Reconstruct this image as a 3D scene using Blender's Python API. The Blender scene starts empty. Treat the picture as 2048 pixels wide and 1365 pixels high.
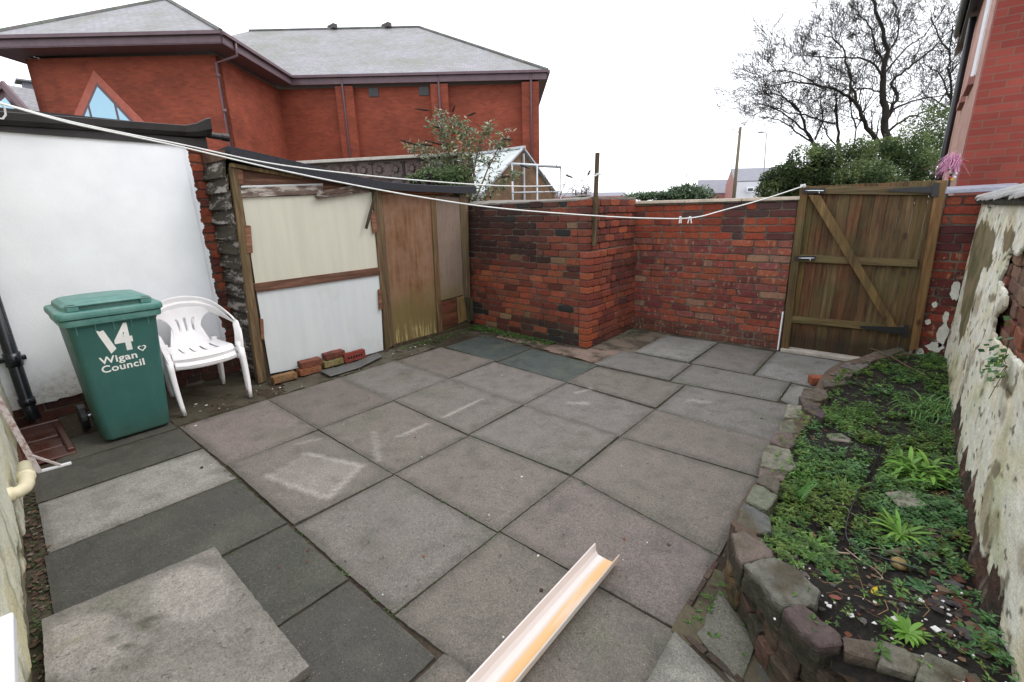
import bpy, bmesh, math, random
from mathutils import Vector, Matrix, noise
rnd = random.Random(7)
S = bpy.context.scene
COL = S.collection
R = math.radians

# ---------------------------------------------------------------- camera
F, PITCH, ROLL, YAW, EYE = 920.0, R(15.6), R(-1.48), R(-40.5), 1.5
fw = Vector((math.sin(YAW)*math.cos(PITCH), math.cos(YAW)*math.cos(PITCH), -math.sin(PITCH)))
rt = Vector((math.cos(YAW), -math.sin(YAW), 0)); up = rt.cross(fw)
rt2 = rt*math.cos(ROLL) + up*math.sin(ROLL); up2 = up*math.cos(ROLL) - rt*math.sin(ROLL)
CAM = Vector((0, 0, EYE))
cd = bpy.data.cameras.new('camera'); cam = bpy.data.objects.new('camera', cd); COL.objects.link(cam)
cam.matrix_world = Matrix(((rt2.x, up2.x, -fw.x, CAM.x), (rt2.y, up2.y, -fw.y, CAM.y), (rt2.z, up2.z, -fw.z, CAM.z), (0, 0, 0, 1)))
cd.sensor_width = 36; cd.lens = F/2048*36; cd.clip_start = .02; cd.clip_end = 2000
S.camera = cam
# surveying helpers: where a sight line meets the ground / an upright plane
def ray(x, y): return rt2*((x-1024)/F) - up2*((y-682.5)/F) + fw
def g(x, y, z=0.):
    d = ray(x, y); return CAM + d*((z-EYE)/d.z)
def aX(x, y, X):
    d = ray(x, y); return CAM + d*(X/d.x)
def aY(x, y, Y):
    d = ray(x, y); return CAM + d*(Y/d.y)
def aD(x, y, D): return CAM + ray(x, y)*D
def pl(x, y, P, dr):
    n = Vector((dr[1], -dr[0], 0)); d = ray(x, y); return CAM + d*((P-CAM).dot(n)/d.dot(n))

# ---------------------------------------------------------------- helpers
def N(x, y=0., z=0.): return noise.noise(Vector((x, y, z)))
def fbm(x, y=0., z=0., o=3):
    s = 0; a = 1; f = 1
    for _ in range(o): s += a*N(x*f, y*f, z*f); a *= .5; f *= 2.03
    return s
def lerp(a, b, t): return a+(b-a)*t
def mixc(a, b, t): t = max(0, min(1, t)); return tuple(a[i]+(b[i]-a[i])*t for i in range(3))
def sst(a, b, x):
    t = max(0, min(1, (x-a)/(b-a))); return t*t*(3-2*t)
def jc(c, j=.15, r=rnd):
    k = 1+r.uniform(-j, j); return tuple(max(0, min(1, v*k*(1+r.uniform(-j, j)*.3))) for v in c)

class MB:
    def __init__(s): s.v = []; s.f = []; s.c = []; s.col = (1, 1, 1)
    def add(s, vs, fs, col=None):
        b = len(s.v); s.v += [tuple(p) for p in vs]
        c = col if col is not None else s.col
        s.c += [tuple(c)+(1,)]*len(vs) if not (isinstance(c, list)) else [tuple(q)+(1,) for q in c]
        s.f += [tuple(b+i for i in f) for f in fs]
    def box(s, a, b, col=None):
        x0, x1 = sorted((a[0], b[0])); y0, y1 = sorted((a[1], b[1])); z0, z1 = sorted((a[2], b[2]))
        s.add([(x0,y0,z0),(x1,y0,z0),(x1,y1,z0),(x0,y1,z0),(x0,y0,z1),(x1,y0,z1),(x1,y1,z1),(x0,y1,z1)],
              [(3,2,1,0),(4,5,6,7),(0,1,5,4),(1,2,6,5),(2,3,7,6),(3,0,4,7)], col)
    def prism(s, pts, vec, col=None):
        pts = [Vector(p) for p in pts]; vec = Vector(vec); n = len(pts)
        s.add(pts+[p+vec for p in pts], [tuple(range(n))[::-1], tuple(range(n, 2*n))]+[(i, (i+1) % n, (i+1) % n+n, i+n) for i in range(n)], col)
    def bar(s, a, b, w, h, upv=(0, 0, 1), col=None):
        a = Vector(a); b = Vector(b); d = (b-a).normalized(); u = Vector(upv); x = d.cross(u).normalized()*w/2; y = x.cross(d).normalized()*h/2
        s.add([a-x-y, a+x-y, a+x+y, a-x+y, b-x-y, b+x-y, b+x+y, b-x+y], [(0,1,2,3),(7,6,5,4),(1,0,4,5),(2,1,5,6),(3,2,6,7),(0,3,7,4)], col)
    def tube(s, pts, r, n=8, col=None, cap=True, flat=1., upv=None):
        pts = [Vector(p) for p in pts]; m = len(pts); vs = []; fs = []
        rs = r if isinstance(r, (list, tuple)) else [r]*m
        px = None
        for i, p in enumerate(pts):
            d = (pts[min(i+1, m-1)]-pts[max(i-1, 0)])
            d = d.normalized() if d.length > 1e-9 else Vector((0, 0, 1))
            if upv is not None: x = d.cross(Vector(upv)); x = x.normalized() if x.length > 1e-4 else px
            elif px is None: x = d.orthogonal().normalized()
            else: x = (px-d*px.dot(d)); x = x.normalized() if x.length > 1e-6 else d.orthogonal().normalized()
            px = x; y = d.cross(x)
            for k in range(n):
                a = 2*math.pi*k/n; vs.append(p+(x*math.cos(a)+y*math.sin(a)*flat)*rs[i])
        for i in range(m-1):
            for k in range(n): fs.append((i*n+k, i*n+(k+1) % n, (i+1)*n+(k+1) % n, (i+1)*n+k))
        if cap: fs.append(tuple(range(n))[::-1]); fs.append(tuple((m-1)*n+k for k in range(n)))
        s.add(vs, fs, col)
    def lathe(s, c, prof, n=16, ax=(0, 0, 1), col=None):
        ax = Vector(ax).normalized(); x = ax.orthogonal().normalized(); y = ax.cross(x); c = Vector(c)
        vs = [c+ax*h+(x*math.cos(2*math.pi*k/n)+y*math.sin(2*math.pi*k/n))*r for r, h in prof for k in range(n)]
        fs = [(i*n+k, i*n+(k+1) % n, (i+1)*n+(k+1) % n, (i+1)*n+k) for i in range(len(prof)-1) for k in range(n)]
        fs += [tuple(range(n))[::-1], tuple((len(prof)-1)*n+k for k in range(n))]
        s.add(vs, fs, col)
    def loft(s, rings, col=None, caps=True):
        n = len(rings[0]); vs = [p for r in rings for p in r]
        fs = [(i*n+k, i*n+(k+1) % n, (i+1)*n+(k+1) % n, (i+1)*n+k) for i in range(len(rings)-1) for k in range(n)]
        if caps: fs += [tuple(range(n))[::-1], tuple((len(rings)-1)*n+k for k in range(n))]
        s.add(vs, fs, col)
    def leaf(s, p, d, w, L, nrm=(0, 0, 1), col=None, droop=0., seg=1):
        p = Vector(p); d = Vector(d).normalized(); x = d.cross(Vector(nrm)); x = x.normalized() if x.length > 1e-4 else d.orthogonal()
        if seg == 1:
            s.add([p, p+d*L*.45+x*w/2, p+d*L-Vector((0, 0, droop*L)), p+d*L*.45-x*w/2], [(0, 1, 2, 3)], col)
        else:
            vs = []; 
            for i in range(seg+1):
                t = i/seg; ww = w*max(.06, math.sin(math.pi*(.12+.88*t))**.7)*.5 if t < 1 else w*.03
                c = p+d*L*t*(1-.25*droop*t)-Vector((0, 0, droop*L*t*t)); vs += [c+x*ww, c-Vector((0, 0, w*.12*(1-t))), c-x*ww]
            fs = []
            for i in range(seg): b = i*3; fs += [(b, b+1, b+4, b+3), (b+1, b+2, b+5, b+4)]
            s.add(vs, fs, col)
    def build(s, name, m, parent=None, base=None, smooth=False):
        me = bpy.data.meshes.new(name)
        if base is None and parent is not None: base = parent.location
        off = Vector(base) if base is not None else Vector((0, 0, 0))
        me.from_pydata([(p[0]-off.x, p[1]-off.y, p[2]-off.z) for p in s.v], [], s.f)
        at = me.color_attributes.new('col', 'FLOAT_COLOR', 'POINT')
        at.data.foreach_set('color', [c for q in s.c for c in q])
        me.materials.append(m)
        if smooth: me.polygons.foreach_set('use_smooth', [True]*len(me.polygons))
        me.update()
        o = bpy.data.objects.new(name, me); COL.objects.link(o)
        if parent is not None: o.parent = parent
        elif base is not None: o.location = off
        return o
def tag(o, label=None, cat=None, group=None, kind=None):
    if label: o['label'] = label
    if cat: o['category'] = cat
    if group: o['group'] = group
    if kind: o['kind'] = kind
    return o
def thing(name, label, cat, loc=(0, 0, 0), group=None):
    o = bpy.data.objects.new(name, None); COL.objects.link(o); o.location = loc; o.empty_display_size = .1
    return tag(o, label, cat, group)
def bev(o, w=.004, seg=2, smooth=False):
    m = o.modifiers.new('bevel', 'BEVEL'); m.width = w; m.segments = seg; m.limit_method = 'ANGLE'; m.angle_limit = R(35)
    return o
def fixn(o):
    bm = bmesh.new(); bm.from_mesh(o.data); bmesh.ops.recalc_face_normals(bm, faces=bm.faces); bm.to_mesh(o.data); bm.free(); return o

# ---------------------------------------------------------------- materials
class NT:
    def __init__(s, name, rough=.8, spec=.3):
        s.m = bpy.data.materials.new(name); s.m.use_nodes = True; s.t = s.m.node_tree; s.n = s.t.nodes
        s.b = s.n['Principled BSDF']; s.b.inputs['Roughness'].default_value = rough; s.b.inputs['Specular IOR Level'].default_value = spec
        s.tc = s.n.new('ShaderNodeTexCoord'); s.obj = s.tc.outputs['Object']
        s.pos = s.n.new('ShaderNodeNewGeometry').outputs['Position']
    def L(s, a, b):
        if isinstance(a, bpy.types.NodeSocket): s.t.links.new(a, b)
        elif isinstance(a, (tuple, list)) and len(a) == 3 and b.type == 'RGBA': b.default_value = (*a, 1)
        else: b.default_value = a
    def map(s, v=None, scale=(1, 1, 1), rot=(0, 0, 0), loc=(0, 0, 0)):
        n = s.n.new('ShaderNodeMapping'); s.L(v or s.obj, n.inputs[0]); n.inputs['Scale'].default_value = scale; n.inputs['Rotation'].default_value = rot; n.inputs['Location'].default_value = loc
        return n.outputs[0]
    def noise(s, scale, detail=4, rough=.6, v=None, dist=0.):
        n = s.n.new('ShaderNodeTexNoise'); s.L(v or s.obj, n.inputs['Vector']); n.inputs['Scale'].default_value = scale; n.inputs['Detail'].default_value = detail; n.inputs['Roughness'].default_value = rough; n.inputs['Distortion'].default_value = dist
        return n.outputs[0]
    def vor(s, scale, v=None, feature='F1', out=0):
        n = s.n.new('ShaderNodeTexVoronoi'); n.feature = feature; s.L(v or s.obj, n.inputs['Vector']); n.inputs['Scale'].default_value = scale
        return n.outputs[out]
    def ramp(s, f, st):
        n = s.n.new('ShaderNodeValToRGB'); s.L(f, n.inputs[0]); e = n.color_ramp.elements
        while len(e) < len(st): e.new(.5)
        for i, (p, c) in enumerate(st):
            e[i].position = p; e[i].color = (*c, 1) if isinstance(c, (tuple, list)) else (c, c, c, 1)
        return n.outputs[0]
    def mix(s, f, a, b, mode='MIX'):
        n = s.n.new('ShaderNodeMix'); n.data_type = 'RGBA'; n.blend_type = mode
        s.L(f, n.inputs[0]); s.L(a, n.inputs[6]); s.L(b, n.inputs[7]); return n.outputs[2]
    def math(s, op, a, b=0., c=None):
        n = s.n.new('ShaderNodeMath'); n.operation = op; s.L(a, n.inputs[0]); s.L(b, n.inputs[1])
        if c is not None: s.L(c, n.inputs[2])
        return n.outputs[0]
    def attr(s, name='col'):
        n = s.n.new('ShaderNodeAttribute'); n.attribute_name = name; return n.outputs['Color']
    def sep(s, v=None):
        n = s.n.new('ShaderNodeSeparateXYZ'); s.L(v or s.pos, n.inputs[0]); return n.outputs
    def bump(s, h, strength=.5, dist=.01):
        n = s.n.new('ShaderNodeBump'); s.L(h, n.inputs['Height']); n.inputs['Strength'].default_value = strength; n.inputs['Distance'].default_value = dist
        s.t.links.new(n.outputs[0], s.b.inputs['Normal']); return n.outputs[0]
    def color(s, c): s.L(c, s.b.inputs['Base Color']); return s
    def rough(s, r): s.L(r, s.b.inputs['Roughness']); return s

def m_attr(name, rough=.85, amp=.35, sc=60, bumps=.5, bd=.004, spec=.25, fine=None):
    t = NT(name, rough, spec)
    n1 = t.noise(sc, 5, .65); n2 = t.noise(sc*.15, 3)
    k = t.ramp(n1, [(.25, 1-amp), (.75, 1+amp*.6)]); k2 = t.ramp(n2, [(.3, 1-amp*.5), (.7, 1+amp*.3)])
    c = t.mix(1., t.attr(), k, 'MULTIPLY'); c = t.mix(1., c, k2, 'MULTIPLY')
    t.color(c); t.bump(n1, bumps, bd); return t.m

M = {}
# bricks of the yard walls, colour per brick with pale scuffs and soot
t = NT('old_brick', .8, .3)
n1 = t.noise(90, 5, .7); n2 = t.noise(22, 4, .7, dist=1.)
c = t.mix(1., t.attr(), t.ramp(n1, [(.25, .45), (.75, 1.35)]), 'MULTIPLY')
c = t.mix(t.ramp(n2, [(.5, 0.), (.68, .5)]), c, (.10, .03, .026))
ps = t.sep()
buff = t.math('MULTIPLY', t.math('MULTIPLY', t.ramp(ps[1], [(.0, 0.), (1., 0.)]) if 0 else t.math('GREATER_THAN', ps[1], 5.44), t.math('LESS_THAN', ps[2], 1.15)), t.ramp(t.noise(1., 4, .6, v=t.map(scale=(24, 24, 11)), dist=.3), [(.57, 0.), (.64, .75)]))
c = t.mix(buff, c, (.42, .24, .15))
c = t.mix(t.ramp(t.noise(35, 5, .75), [(.68, 0.), (.76, .5)]), c, (.36, .22, .15))
c = t.mix(t.ramp(t.noise(2.6, 6, .7), [(.56, 0.), (.72, .55)]), c, (.05, .03, .026))
c = t.mix(t.ramp(t.noise(1., 5, .7, v=t.map(scale=(9, 9, 3))), [(.58, 0.), (.72, .3)]), c, (.22, .18, .145))
c = t.mix(t.ramp(t.vor(70), [(.0, .8), (.04, 0.)]), c, (.5, .48, .44))
c = t.mix(1., c, (.74, .78, .80), 'MULTIPLY'); t.color(c); t.bump(n1, .7, .006); t.rough(t.ramp(n2, [(.3, .6), (.7, .9)])); M['brick'] = t.m
t = NT('mortar', .95, .1)
n1 = t.noise(120, 5, .7); n2 = t.noise(5, 4)
c = t.ramp(n2, [(.3, (.055, .045, .034)), (.5, (.14, .12, .095)), (.7, (.22, .19, .155))])
c = t.mix(1., c, t.ramp(n1, [(.2, .5), (.8, 1.3)]), 'MULTIPLY'); t.color(c); t.bump(n1, 1., .008); M['mortar'] = t.m
# concrete slabs: base colour carried by the mesh, speckle and blotches here
t = NT('paving_concrete', .75, .35)
n1 = t.noise(150, 4, .9); n2 = t.noise(7, 8, .75, dist=.8); n3 = t.noise(60, 5, .8)
c = t.mix(1., t.attr(), t.ramp(n1, [(.30, .42), (.5, 1.), (.68, 1.55)]), 'MULTIPLY')
c = t.mix(1., c, t.ramp(n2, [(.3, .66), (.48, 1.), (.72, 1.2)]), 'MULTIPLY')
c = t.mix(1., c, t.ramp(n3, [(.3, .72), (.7, 1.22)]), 'MULTIPLY')
c = t.mix(t.ramp(t.vor(48), [(.06, .55), (.11, 0.)]), c, (.40, .38, .34))
c = t.mix(t.ramp(t.noise(38, 3, .6, dist=.5), [(.64, 0.), (.70, .6)]), c, (.03, .028, .022))
t.color(c); t.bump(t.mix(.5, n1, n3), .5, .004); t.rough(t.ramp(n2, [(.3, .55), (.7, .85)])); M['slab'] = t.m
# painted outhouse render
t = NT('white_painted_render', .6, .4)
n2 = t.noise(3, 5, .6); n1 = t.noise(60, 5, .6)
z = t.sep()[2]
low = t.math('MULTIPLY', t.ramp(t.math('ADD', z, t.math('MULTIPLY', t.noise(9, 5, .7), .35)), [(.34, 1.), (.62, 0.)]), .85)
c = t.ramp(n2, [(.3, (.82, .84, .88)), (.7, (.90, .92, .95))])
c = t.mix(low, c, t.ramp(t.noise(30, 4, .7), [(.35, (.30, .26, .2)), (.6, (.62, .62, .6))]))
t.color(c); t.bump(t.mix(.6, n1, t.noise(6, 3)), .45, .008); M['render_white'] = t.m
M['render_attr'] = m_attr('weathered_render', .85, .22, 70, .8, .008)
M['attr_matte'] = m_attr('weathered_matte', .9, .3, 50, .5, .004)
M['stone'] = m_attr('sandstone', .72, .45, 26, 1., .02, .35)
M['slate'] = m_attr('slate', .5, .3, 25, .6, .006, .5)
# soil
t = NT('dark_soil', .6, .4)
n1 = t.noise(60, 6, .75); n2 = t.noise(14, 4)
c = t.ramp(n1, [(.3, (.006, .005, .004)), (.55, (.022, .017, .014)), (.75, (.06, .045, .035))])
c = t.mix(t.ramp(n2, [(.55, 0.), (.7, .5)]), c, (.05, .03, .02)); t.color(c); t.bump(n1, 1., .03); M['soil'] = t.m
# leaves
def leafm(name, tr=.25, rough=.5):
    t = NT(name, rough, .4); c = t.mix(1., t.attr(), t.ramp(t.noise(8, 3), [(.3, .75), (.7, 1.2)]), 'MULTIPLY'); t.color(c)
    ts = t.n.new('ShaderNodeBsdfTranslucent'); t.L(c, ts.inputs[0]); mx = t.n.new('ShaderNodeMixShader'); mx.inputs[0].default_value = tr
    t.t.links.new(t.b.outputs[0], mx.inputs[1]); t.t.links.new(ts.outputs[0], mx.inputs[2]); t.t.links.new(mx.outputs[0], t.n['Material Output'].inputs[0]); return t.m
M['leaf'] = leafm('leaf'); M['leaf_far'] = leafm('evergreen_leaf', .45, .6)
t = NT('bark', .9, .15); n1 = t.noise(30, 5, .7, v=t.map(scale=(1, 1, .3))); t.color(t.ramp(n1, [(.3, (.014, .012, .010)), (.7, (.05, .043, .037))])); t.bump(n1, .8, .02); M['bark'] = t.m
# timbers: grain runs along the given axis
def wood(name, axis, cols, rough=.75, sc=1., knots=True, green=0., flake=None):
    t = NT(name, rough, .3); s = [38*sc]*3; s[axis] = 2.2*sc
    v = t.map(scale=tuple(s)); g1 = t.noise(1., 6, .7, v=v, dist=.4); s2 = [9*sc]*3; s2[axis] = 1.2*sc; g2 = t.noise(1., 4, .6, v=t.map(scale=tuple(s2)))
    c = t.ramp(g1, [(.28, cols[0]), (.52, cols[1]), (.78, cols[2])])
    c = t.mix(1., c, t.ramp(g2, [(.3, .55), (.5, 1.), (.75, 1.25)]), 'MULTIPLY')
    c = t.mix(1., c, t.attr(), 'MULTIPLY')
    if knots: c = t.mix(t.ramp(t.vor(6.5*sc, v=t.map(scale=tuple(.5 if i == axis else 1. for i in range(3)))), [(.07, .85), (.14, 0.)]), c, (.045, .02, .012))
    if green: c = t.mix(t.math('MULTIPLY', t.ramp(t.noise(3.2, 4, .6), [(.45, 0.), (.65, 1.)]), green), c, (.085, .095, .035))
    if name == 'gate_boards': c = t.mix(t.ramp(t.math('ADD', t.sep()[2], t.math('MULTIPLY', t.noise(6, 4), .1)), [(.20, .75), (.34, 0.)]), c, (.022, .018, .011))
    if flake: c = t.mix(t.ramp(t.noise(1., 5, .75, v=t.map(scale=tuple(3.5 if i == axis else 13. for i in range(3)))), [(.52, 0.), (.60, .8)]), c, flake)
    t.color(c); t.bump(g1, .5, .004); return t.m
M['gate_board'] = wood('gate_boards', 2, [(.032, .018, .010), (.115, .07, .034), (.22, .145, .075)], green=.38)
M['gate_rail'] = wood('gate_rails', 0, [(.04, .028, .015), (.125, .085, .044), (.22, .16, .09)], green=.35)
M['gate_post'] = wood('gate_posts', 2, [(.034, .022, .011), (.095, .06, .029), (.165, .11, .054)], knots=True, green=.3)
M['grey_wood'] = wood('grey_weathered_wood', 2, [(.03, .022, .016), (.095, .072, .046), (.21, .17, .125)], green=.2, knots=False)
M['rail_wood'] = wood('weathered_rail', 1, [(.03, .016, .012), (.12, .06, .04), (.26, .17, .12)], green=.12, knots=False)
M['rail_pale'] = wood('peeling_painted_rail', 1, [(.04, .025, .02), (.14, .1, .08), (.3, .24, .2)], knots=False, flake=(.5, .46, .42))
M['clad'] = wood('peeling_weatherboard', 0, [(.012, .009, .007), (.04, .03, .022), (.085, .066, .05)], knots=False, green=.14, flake=(.34, .31, .29))
# brown varnished ply, greening and peeling towards the foot (a wear mark of its own)
t = NT('varnished_plywood', .35, .5)
v = t.map(scale=(30, 30, 2.)); n1 = t.noise(1., 6, .7, v=v); z = t.sep()[2]
zz = t.math('ADD', z, t.math('MULTIPLY', t.noise(4, 4), .5))
c = t.ramp(n1, [(.3, (.10, .042, .02)), (.5, (.17, .085, .042)), (.7, (.25, .15, .09))])
c = t.mix(t.ramp(t.noise(3.5, 6, .75), [(.36, 0.), (.6, .8)]), c, (.25, .15, .10))
c = t.mix(t.ramp(t.noise(1., 5, .7, v=t.map(scale=(16, 16, 4))), [(.5, 0.), (.7, .5)]), c, (.13, .055, .03))
c = t.mix(t.math('MULTIPLY', t.math('GREATER_THAN', t.sep()[1], 3.86), .45), c, (.22, .21, .19))
c = t.mix(t.ramp(zz, [(.62, .75), (1.1, 0.)]), c, (.14, .115, .04))
c = t.mix(t.math('MULTIPLY', t.ramp(n1, [(.54, 0.), (.58, 1.)]), t.ramp(zz, [(.34, .9), (.5, 0.)])), c, (.38, .31, .14))
c = t.mix(t.ramp(zz, [(1.72, 0.), (1.82, .8)]), c, (.10, .035, .015))
t.color(c); t.bump(n1, .4, .004); M['ply'] = t.m
t = NT('cream_board', .38, .4); n1 = t.noise(1., 4, .6, v=t.map(scale=(14, 14, 1.1)))
c = t.ramp(n1, [(.3, (.52, .505, .42)), (.7, (.58, .565, .47))]); c = t.mix(t.ramp(t.noise(3, 6, .7), [(.55, 0.), (.75, .25)]), c, (.42, .36, .25)); t.color(c); M['cream'] = t.m
t = NT('white_board', .38, .4); n1 = t.noise(1., 4, .6, v=t.map(scale=(14, 14, 1.1)))
c = t.ramp(n1, [(.3, (.56, .59, .60)), (.7, (.62, .645, .65))]); c = t.mix(t.ramp(t.noise(3, 6, .7), [(.55, 0.), (.75, .3)]), c, (.40, .40, .36)); t.color(c); M['whiteboard'] = t.m
def simple(name, c, rough=.5, spec=.4, amp=.12, sc=12, bd=.002, metal=0.):
    t = NT(name, rough, spec); n1 = t.noise(sc, 5, .6)
    t.color(t.mix(1., c, t.ramp(n1, [(.25, 1-amp), (.75, 1+amp)]), 'MULTIPLY')); t.bump(t.noise(sc*8, 4), .3, bd); t.b.inputs['Metallic'].default_value = metal; return t.m
t = NT('green_bin_plastic', .42, .45)
c = t.mix(t.ramp(t.noise(4, 5, .65), [(.4, 0.), (.75, .35)]), (.030, .115, .10), (.06, .165, .15)); z = t.sep()[2]
c = t.mix(t.ramp(t.math('ADD', z, t.math('MULTIPLY', t.noise(7, 5, .7), .25)), [(.12, .55), (.3, 0.)]), c, (.05, .075, .05))
c = t.mix(t.ramp(t.noise(1., 6, .75, v=t.map(scale=(14, 14, 1.6))), [(.52, 0.), (.75, .4)]), c, (.11, .22, .19)); c = t.mix(t.ramp(t.noise(60, 5, .8), [(.62, 0.), (.7, .4)]), c, (.03, .06, .05)); t.color(c)
t.rough(t.ramp(t.noise(14, 4), [(.3, .38), (.7, .58)])); t.bump(t.noise(140, 3), .15, .001); M['bin'] = t.m
t = NT('green_lid_plastic', .45, .4); c = t.mix(t.ramp(t.noise(9, 5, .7), [(.35, 0.), (.7, .6)]), (.065, .20, .175), (.18, .33, .30)); t.color(c); t.bump(t.noise(90, 3), .2, .001); M['lid'] = t.m
M['chair'] = simple('white_chair_plastic', (.84, .82, .83), .38, .45, .05, 8)
M['black'] = simple('black_painted_iron', (.012, .012, .014), .35, .5)
M['blackpipe'] = simple('black_plastic_pipe', (.012, .014, .02), .25, .5)
M['gutter_black'] = simple('tarred_gutter', (.02, .016, .016), .45, .4, .5, 9)
M['felt'] = simple('roofing_felt', (.028, .029, .036), .8, .3, .3, 40, .004)
M['rope'] = simple('white_line', (.72, .72, .70), .5, .3)
M['white_paint'] = simple('white_lettering', (.82, .82, .8), .5, .3)
M['upvc'] = simple('white_upvc', (.80, .82, .86), .3, .5, .04)
M['cream_pipe'] = simple('cream_waste_pipe', (.66, .60, .42), .45, .4, .15, 9)
M['quarry'] = simple('red_glazed_tile', (.075, .024, .015), .22, .5, .35, 10)
M['steel'] = simple('bright_steel', (.55, .57, .6), .25, .5, .1, 20, .001, 1.)
M['alu'] = simple('grey_aluminium', (.45, .47, .5), .45, .5, .1, 20, .001, .3)
M['pegs'] = simple('white_peg_plastic', (.75, .78, .76), .4)
M['browngutter'] = simple('brown_fascia', (.135, .085, .10), .45, .4, .2, 3)
M['brownpipe'] = simple('brown_downpipe', (.13, .075, .085), .4, .4)
M['concrete_cop'] = simple('concrete_coping', (.42, .38, .33), .9, .2, .3, 9, .006)
M['bark_prop'] = M['bark']
t = NT('rusty_white_metal', .5, .4); c = t.mix(t.ramp(t.noise(30, 5, .7), [(.5, 0.), (.62, .8)]), (.5, .44, .43), (.22, .11, .08)); t.color(c); M['rustwhite'] = t.m
# stained plastic gutter length lying on the paving
t = NT('stained_white_gutter', .35, .4); xx = t.sep(t.obj)
f = t.math('ADD', xx[0], t.math('MULTIPLY', t.math('SUBTRACT', t.noise(1., 4, .6, v=t.map(scale=(6, 1.3, 6))), .5), .05))
c = t.ramp(t.math('MULTIPLY_ADD', f, 6., .5), [(.36, (.70, .64, .62)), (.44, (.58, .50, .42)), (.50, (.66, .42, .20)), (.80, (.62, .35, .14)), (.88, (.68, .62, .57))])
c = t.mix(t.ramp(t.noise(1., 5, .6, v=t.map(scale=(9, 1.2, 9), loc=(2, 5, 1))), [(.5, 0.), (.68, .7)]), c, (.66, .62, .6)); t.color(c); M['gutterpiece'] = t.m
# distant brick faces (uv = metres)
def farbrick(name, c1, c2, mc, rough=.8, squash=1., bias=0.):
    t = NT(name, rough, .25); b = t.n.new('ShaderNodeTexBrick'); t.L(t.tc.outputs['UV'], b.inputs['Vector'])
    b.inputs['Scale'].default_value = 1; b.inputs['Brick Width'].default_value = .225; b.inputs['Row Height'].default_value = .075; b.inputs['Mortar Size'].default_value = .0055; b.inputs['Bias'].default_value = bias
    b.inputs['Color1'].default_value = (*c1, 1); b.inputs['Color2'].default_value = (*c2, 1); b.inputs['Mortar'].default_value = (*mc, 1)
    c = t.mix(1., b.outputs[0], t.ramp(t.noise(1.2, 5, .6), [(.3, .85), (.7, 1.12)]), 'MULTIPLY'); c = t.mix(1., c, t.ramp(t.noise(.35, 5, .6, v=t.map(scale=(1, 1, 2.5))), [(.35, .78), (.65, 1.12)]), 'MULTIPLY'); t.color(c); t.bump(b.outputs[1], -.3, .004); return t
M['far_brick'] = farbrick('red_facing_brick', (.30, .066, .034), (.225, .047, .026), (.175, .077, .055)).m
M['house_brick'] = farbrick('house_red_brick', (.31, .068, .05), (.23, .044, .034), (.20, .10, .075)).m
t = NT('roof_tiles', .6, .35); b = t.n.new('ShaderNodeTexBrick'); t.L(t.tc.outputs['UV'], b.inputs['Vector']); b.inputs['Scale'].default_value = 1; b.inputs['Brick Width'].default_value = .25; b.inputs['Row Height'].default_value = .2; b.inputs['Mortar Size'].default_value = .014
b.inputs['Color1'].default_value = (.235, .23, .25, 1); b.inputs['Color2'].default_value = (.285, .275, .30, 1); b.inputs['Mortar'].default_value = (.2, .19, .2, 1)
c = t.mix(t.ramp(t.noise(.55, 6, .7), [(.42, 0.), (.66, .6)]), b.outputs[0], (.15, .16, .11)); c = t.mix(1., c, t.ramp(t.noise(5, 5, .8), [(.3, .8), (.7, 1.18)]), 'MULTIPLY')
t.color(c); t.bump(b.outputs[1], -.4, .02); M['rooftile'] = t.m
t = NT('window_glass', .08, .6); t.color((.30, .50, .62)); t.b.inputs['Metallic'].default_value = .35; M['glass'] = t.m
t = NT('greenhouse_glazing', .3, .5); t.color(t.ramp(t.noise(6, 5, .7), [(.35, (.42, .46, .44)), (.6, (.6, .65, .64))])); t.b.inputs['Transmission Weight'].default_value = .25; M['ghglass'] = t.m
M['ghend'] = simple('old_brown_panel', (.16, .10, .06), .8, .2, .4, 6)
M['house_white'] = simple('far_white_render', (.62, .62, .66), .8); M['house_slate'] = simple('far_slate_roof', (.20, .20, .23), .7, .3, .15, 2)
M['house_pink'] = simple('far_brick_gable', (.36, .17, .15), .8); M['dark_glass'] = simple('dark_window', (.05, .06, .08), .15)
def uvbox(o):
    """planar UVs in metres: along each face's own horizontal direction and up the slope"""
    me = o.data; uv = me.uv_layers.new(name='UVMap')
    for p in me.polygons:
        n = p.normal; h = Vector((-n.y, n.x, 0)); h = h.normalized() if h.length > 1e-3 else Vector((1, 0, 0)); w = n.cross(h)
        if w.z < 0: w = -w
        for li in p.loop_indices:
            co = me.vertices[me.loops[li].vertex_index].co; uv.data[li].uv = (co.dot(h), co.dot(w))
    return o
# ================================================================ GROUND, PAVING
t = NT('yard_dirt', .9, .2); n1 = t.noise(40, 6, .75); n2 = t.noise(1.6, 5, .6)
c = t.ramp(n2, [(.35, (.028, .02, .014)), (.5, (.06, .045, .032)), (.65, (.09, .072, .055))]); c = t.mix(1., c, t.ramp(n1, [(.25, .4), (.75, 1.5)]), 'MULTIPLY')
c = t.mix(t.ramp(t.noise(5, 5, .7), [(.55, 0.), (.66, .7)]), c, (.03, .045, .012)); t.color(c); t.bump(n1, 1., .01); M['dirt'] = t.m
t = NT('far_land', .9, .2); t.color(t.ramp(t.noise(.05, 6, .7), [(.4, (.05, .06, .03)), (.6, (.12, .11, .095))])); M['land'] = t.m
mb = MB(); mb.add([(-900, -900, -.06), (900, -900, -.06), (900, 900, -.06), (-900, 900, -.06)], [(0, 1, 2, 3)]); tag(mb.build('ground', M['land']), kind='structure')
mb = MB(); n = 90
vs = [(lerp(-6.2, .7, i/n), lerp(-.6, 5.9, j/n), -.015+.005*fbm(i*.9, j*.9)) for j in range(n+1) for i in range(n+1)]
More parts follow.
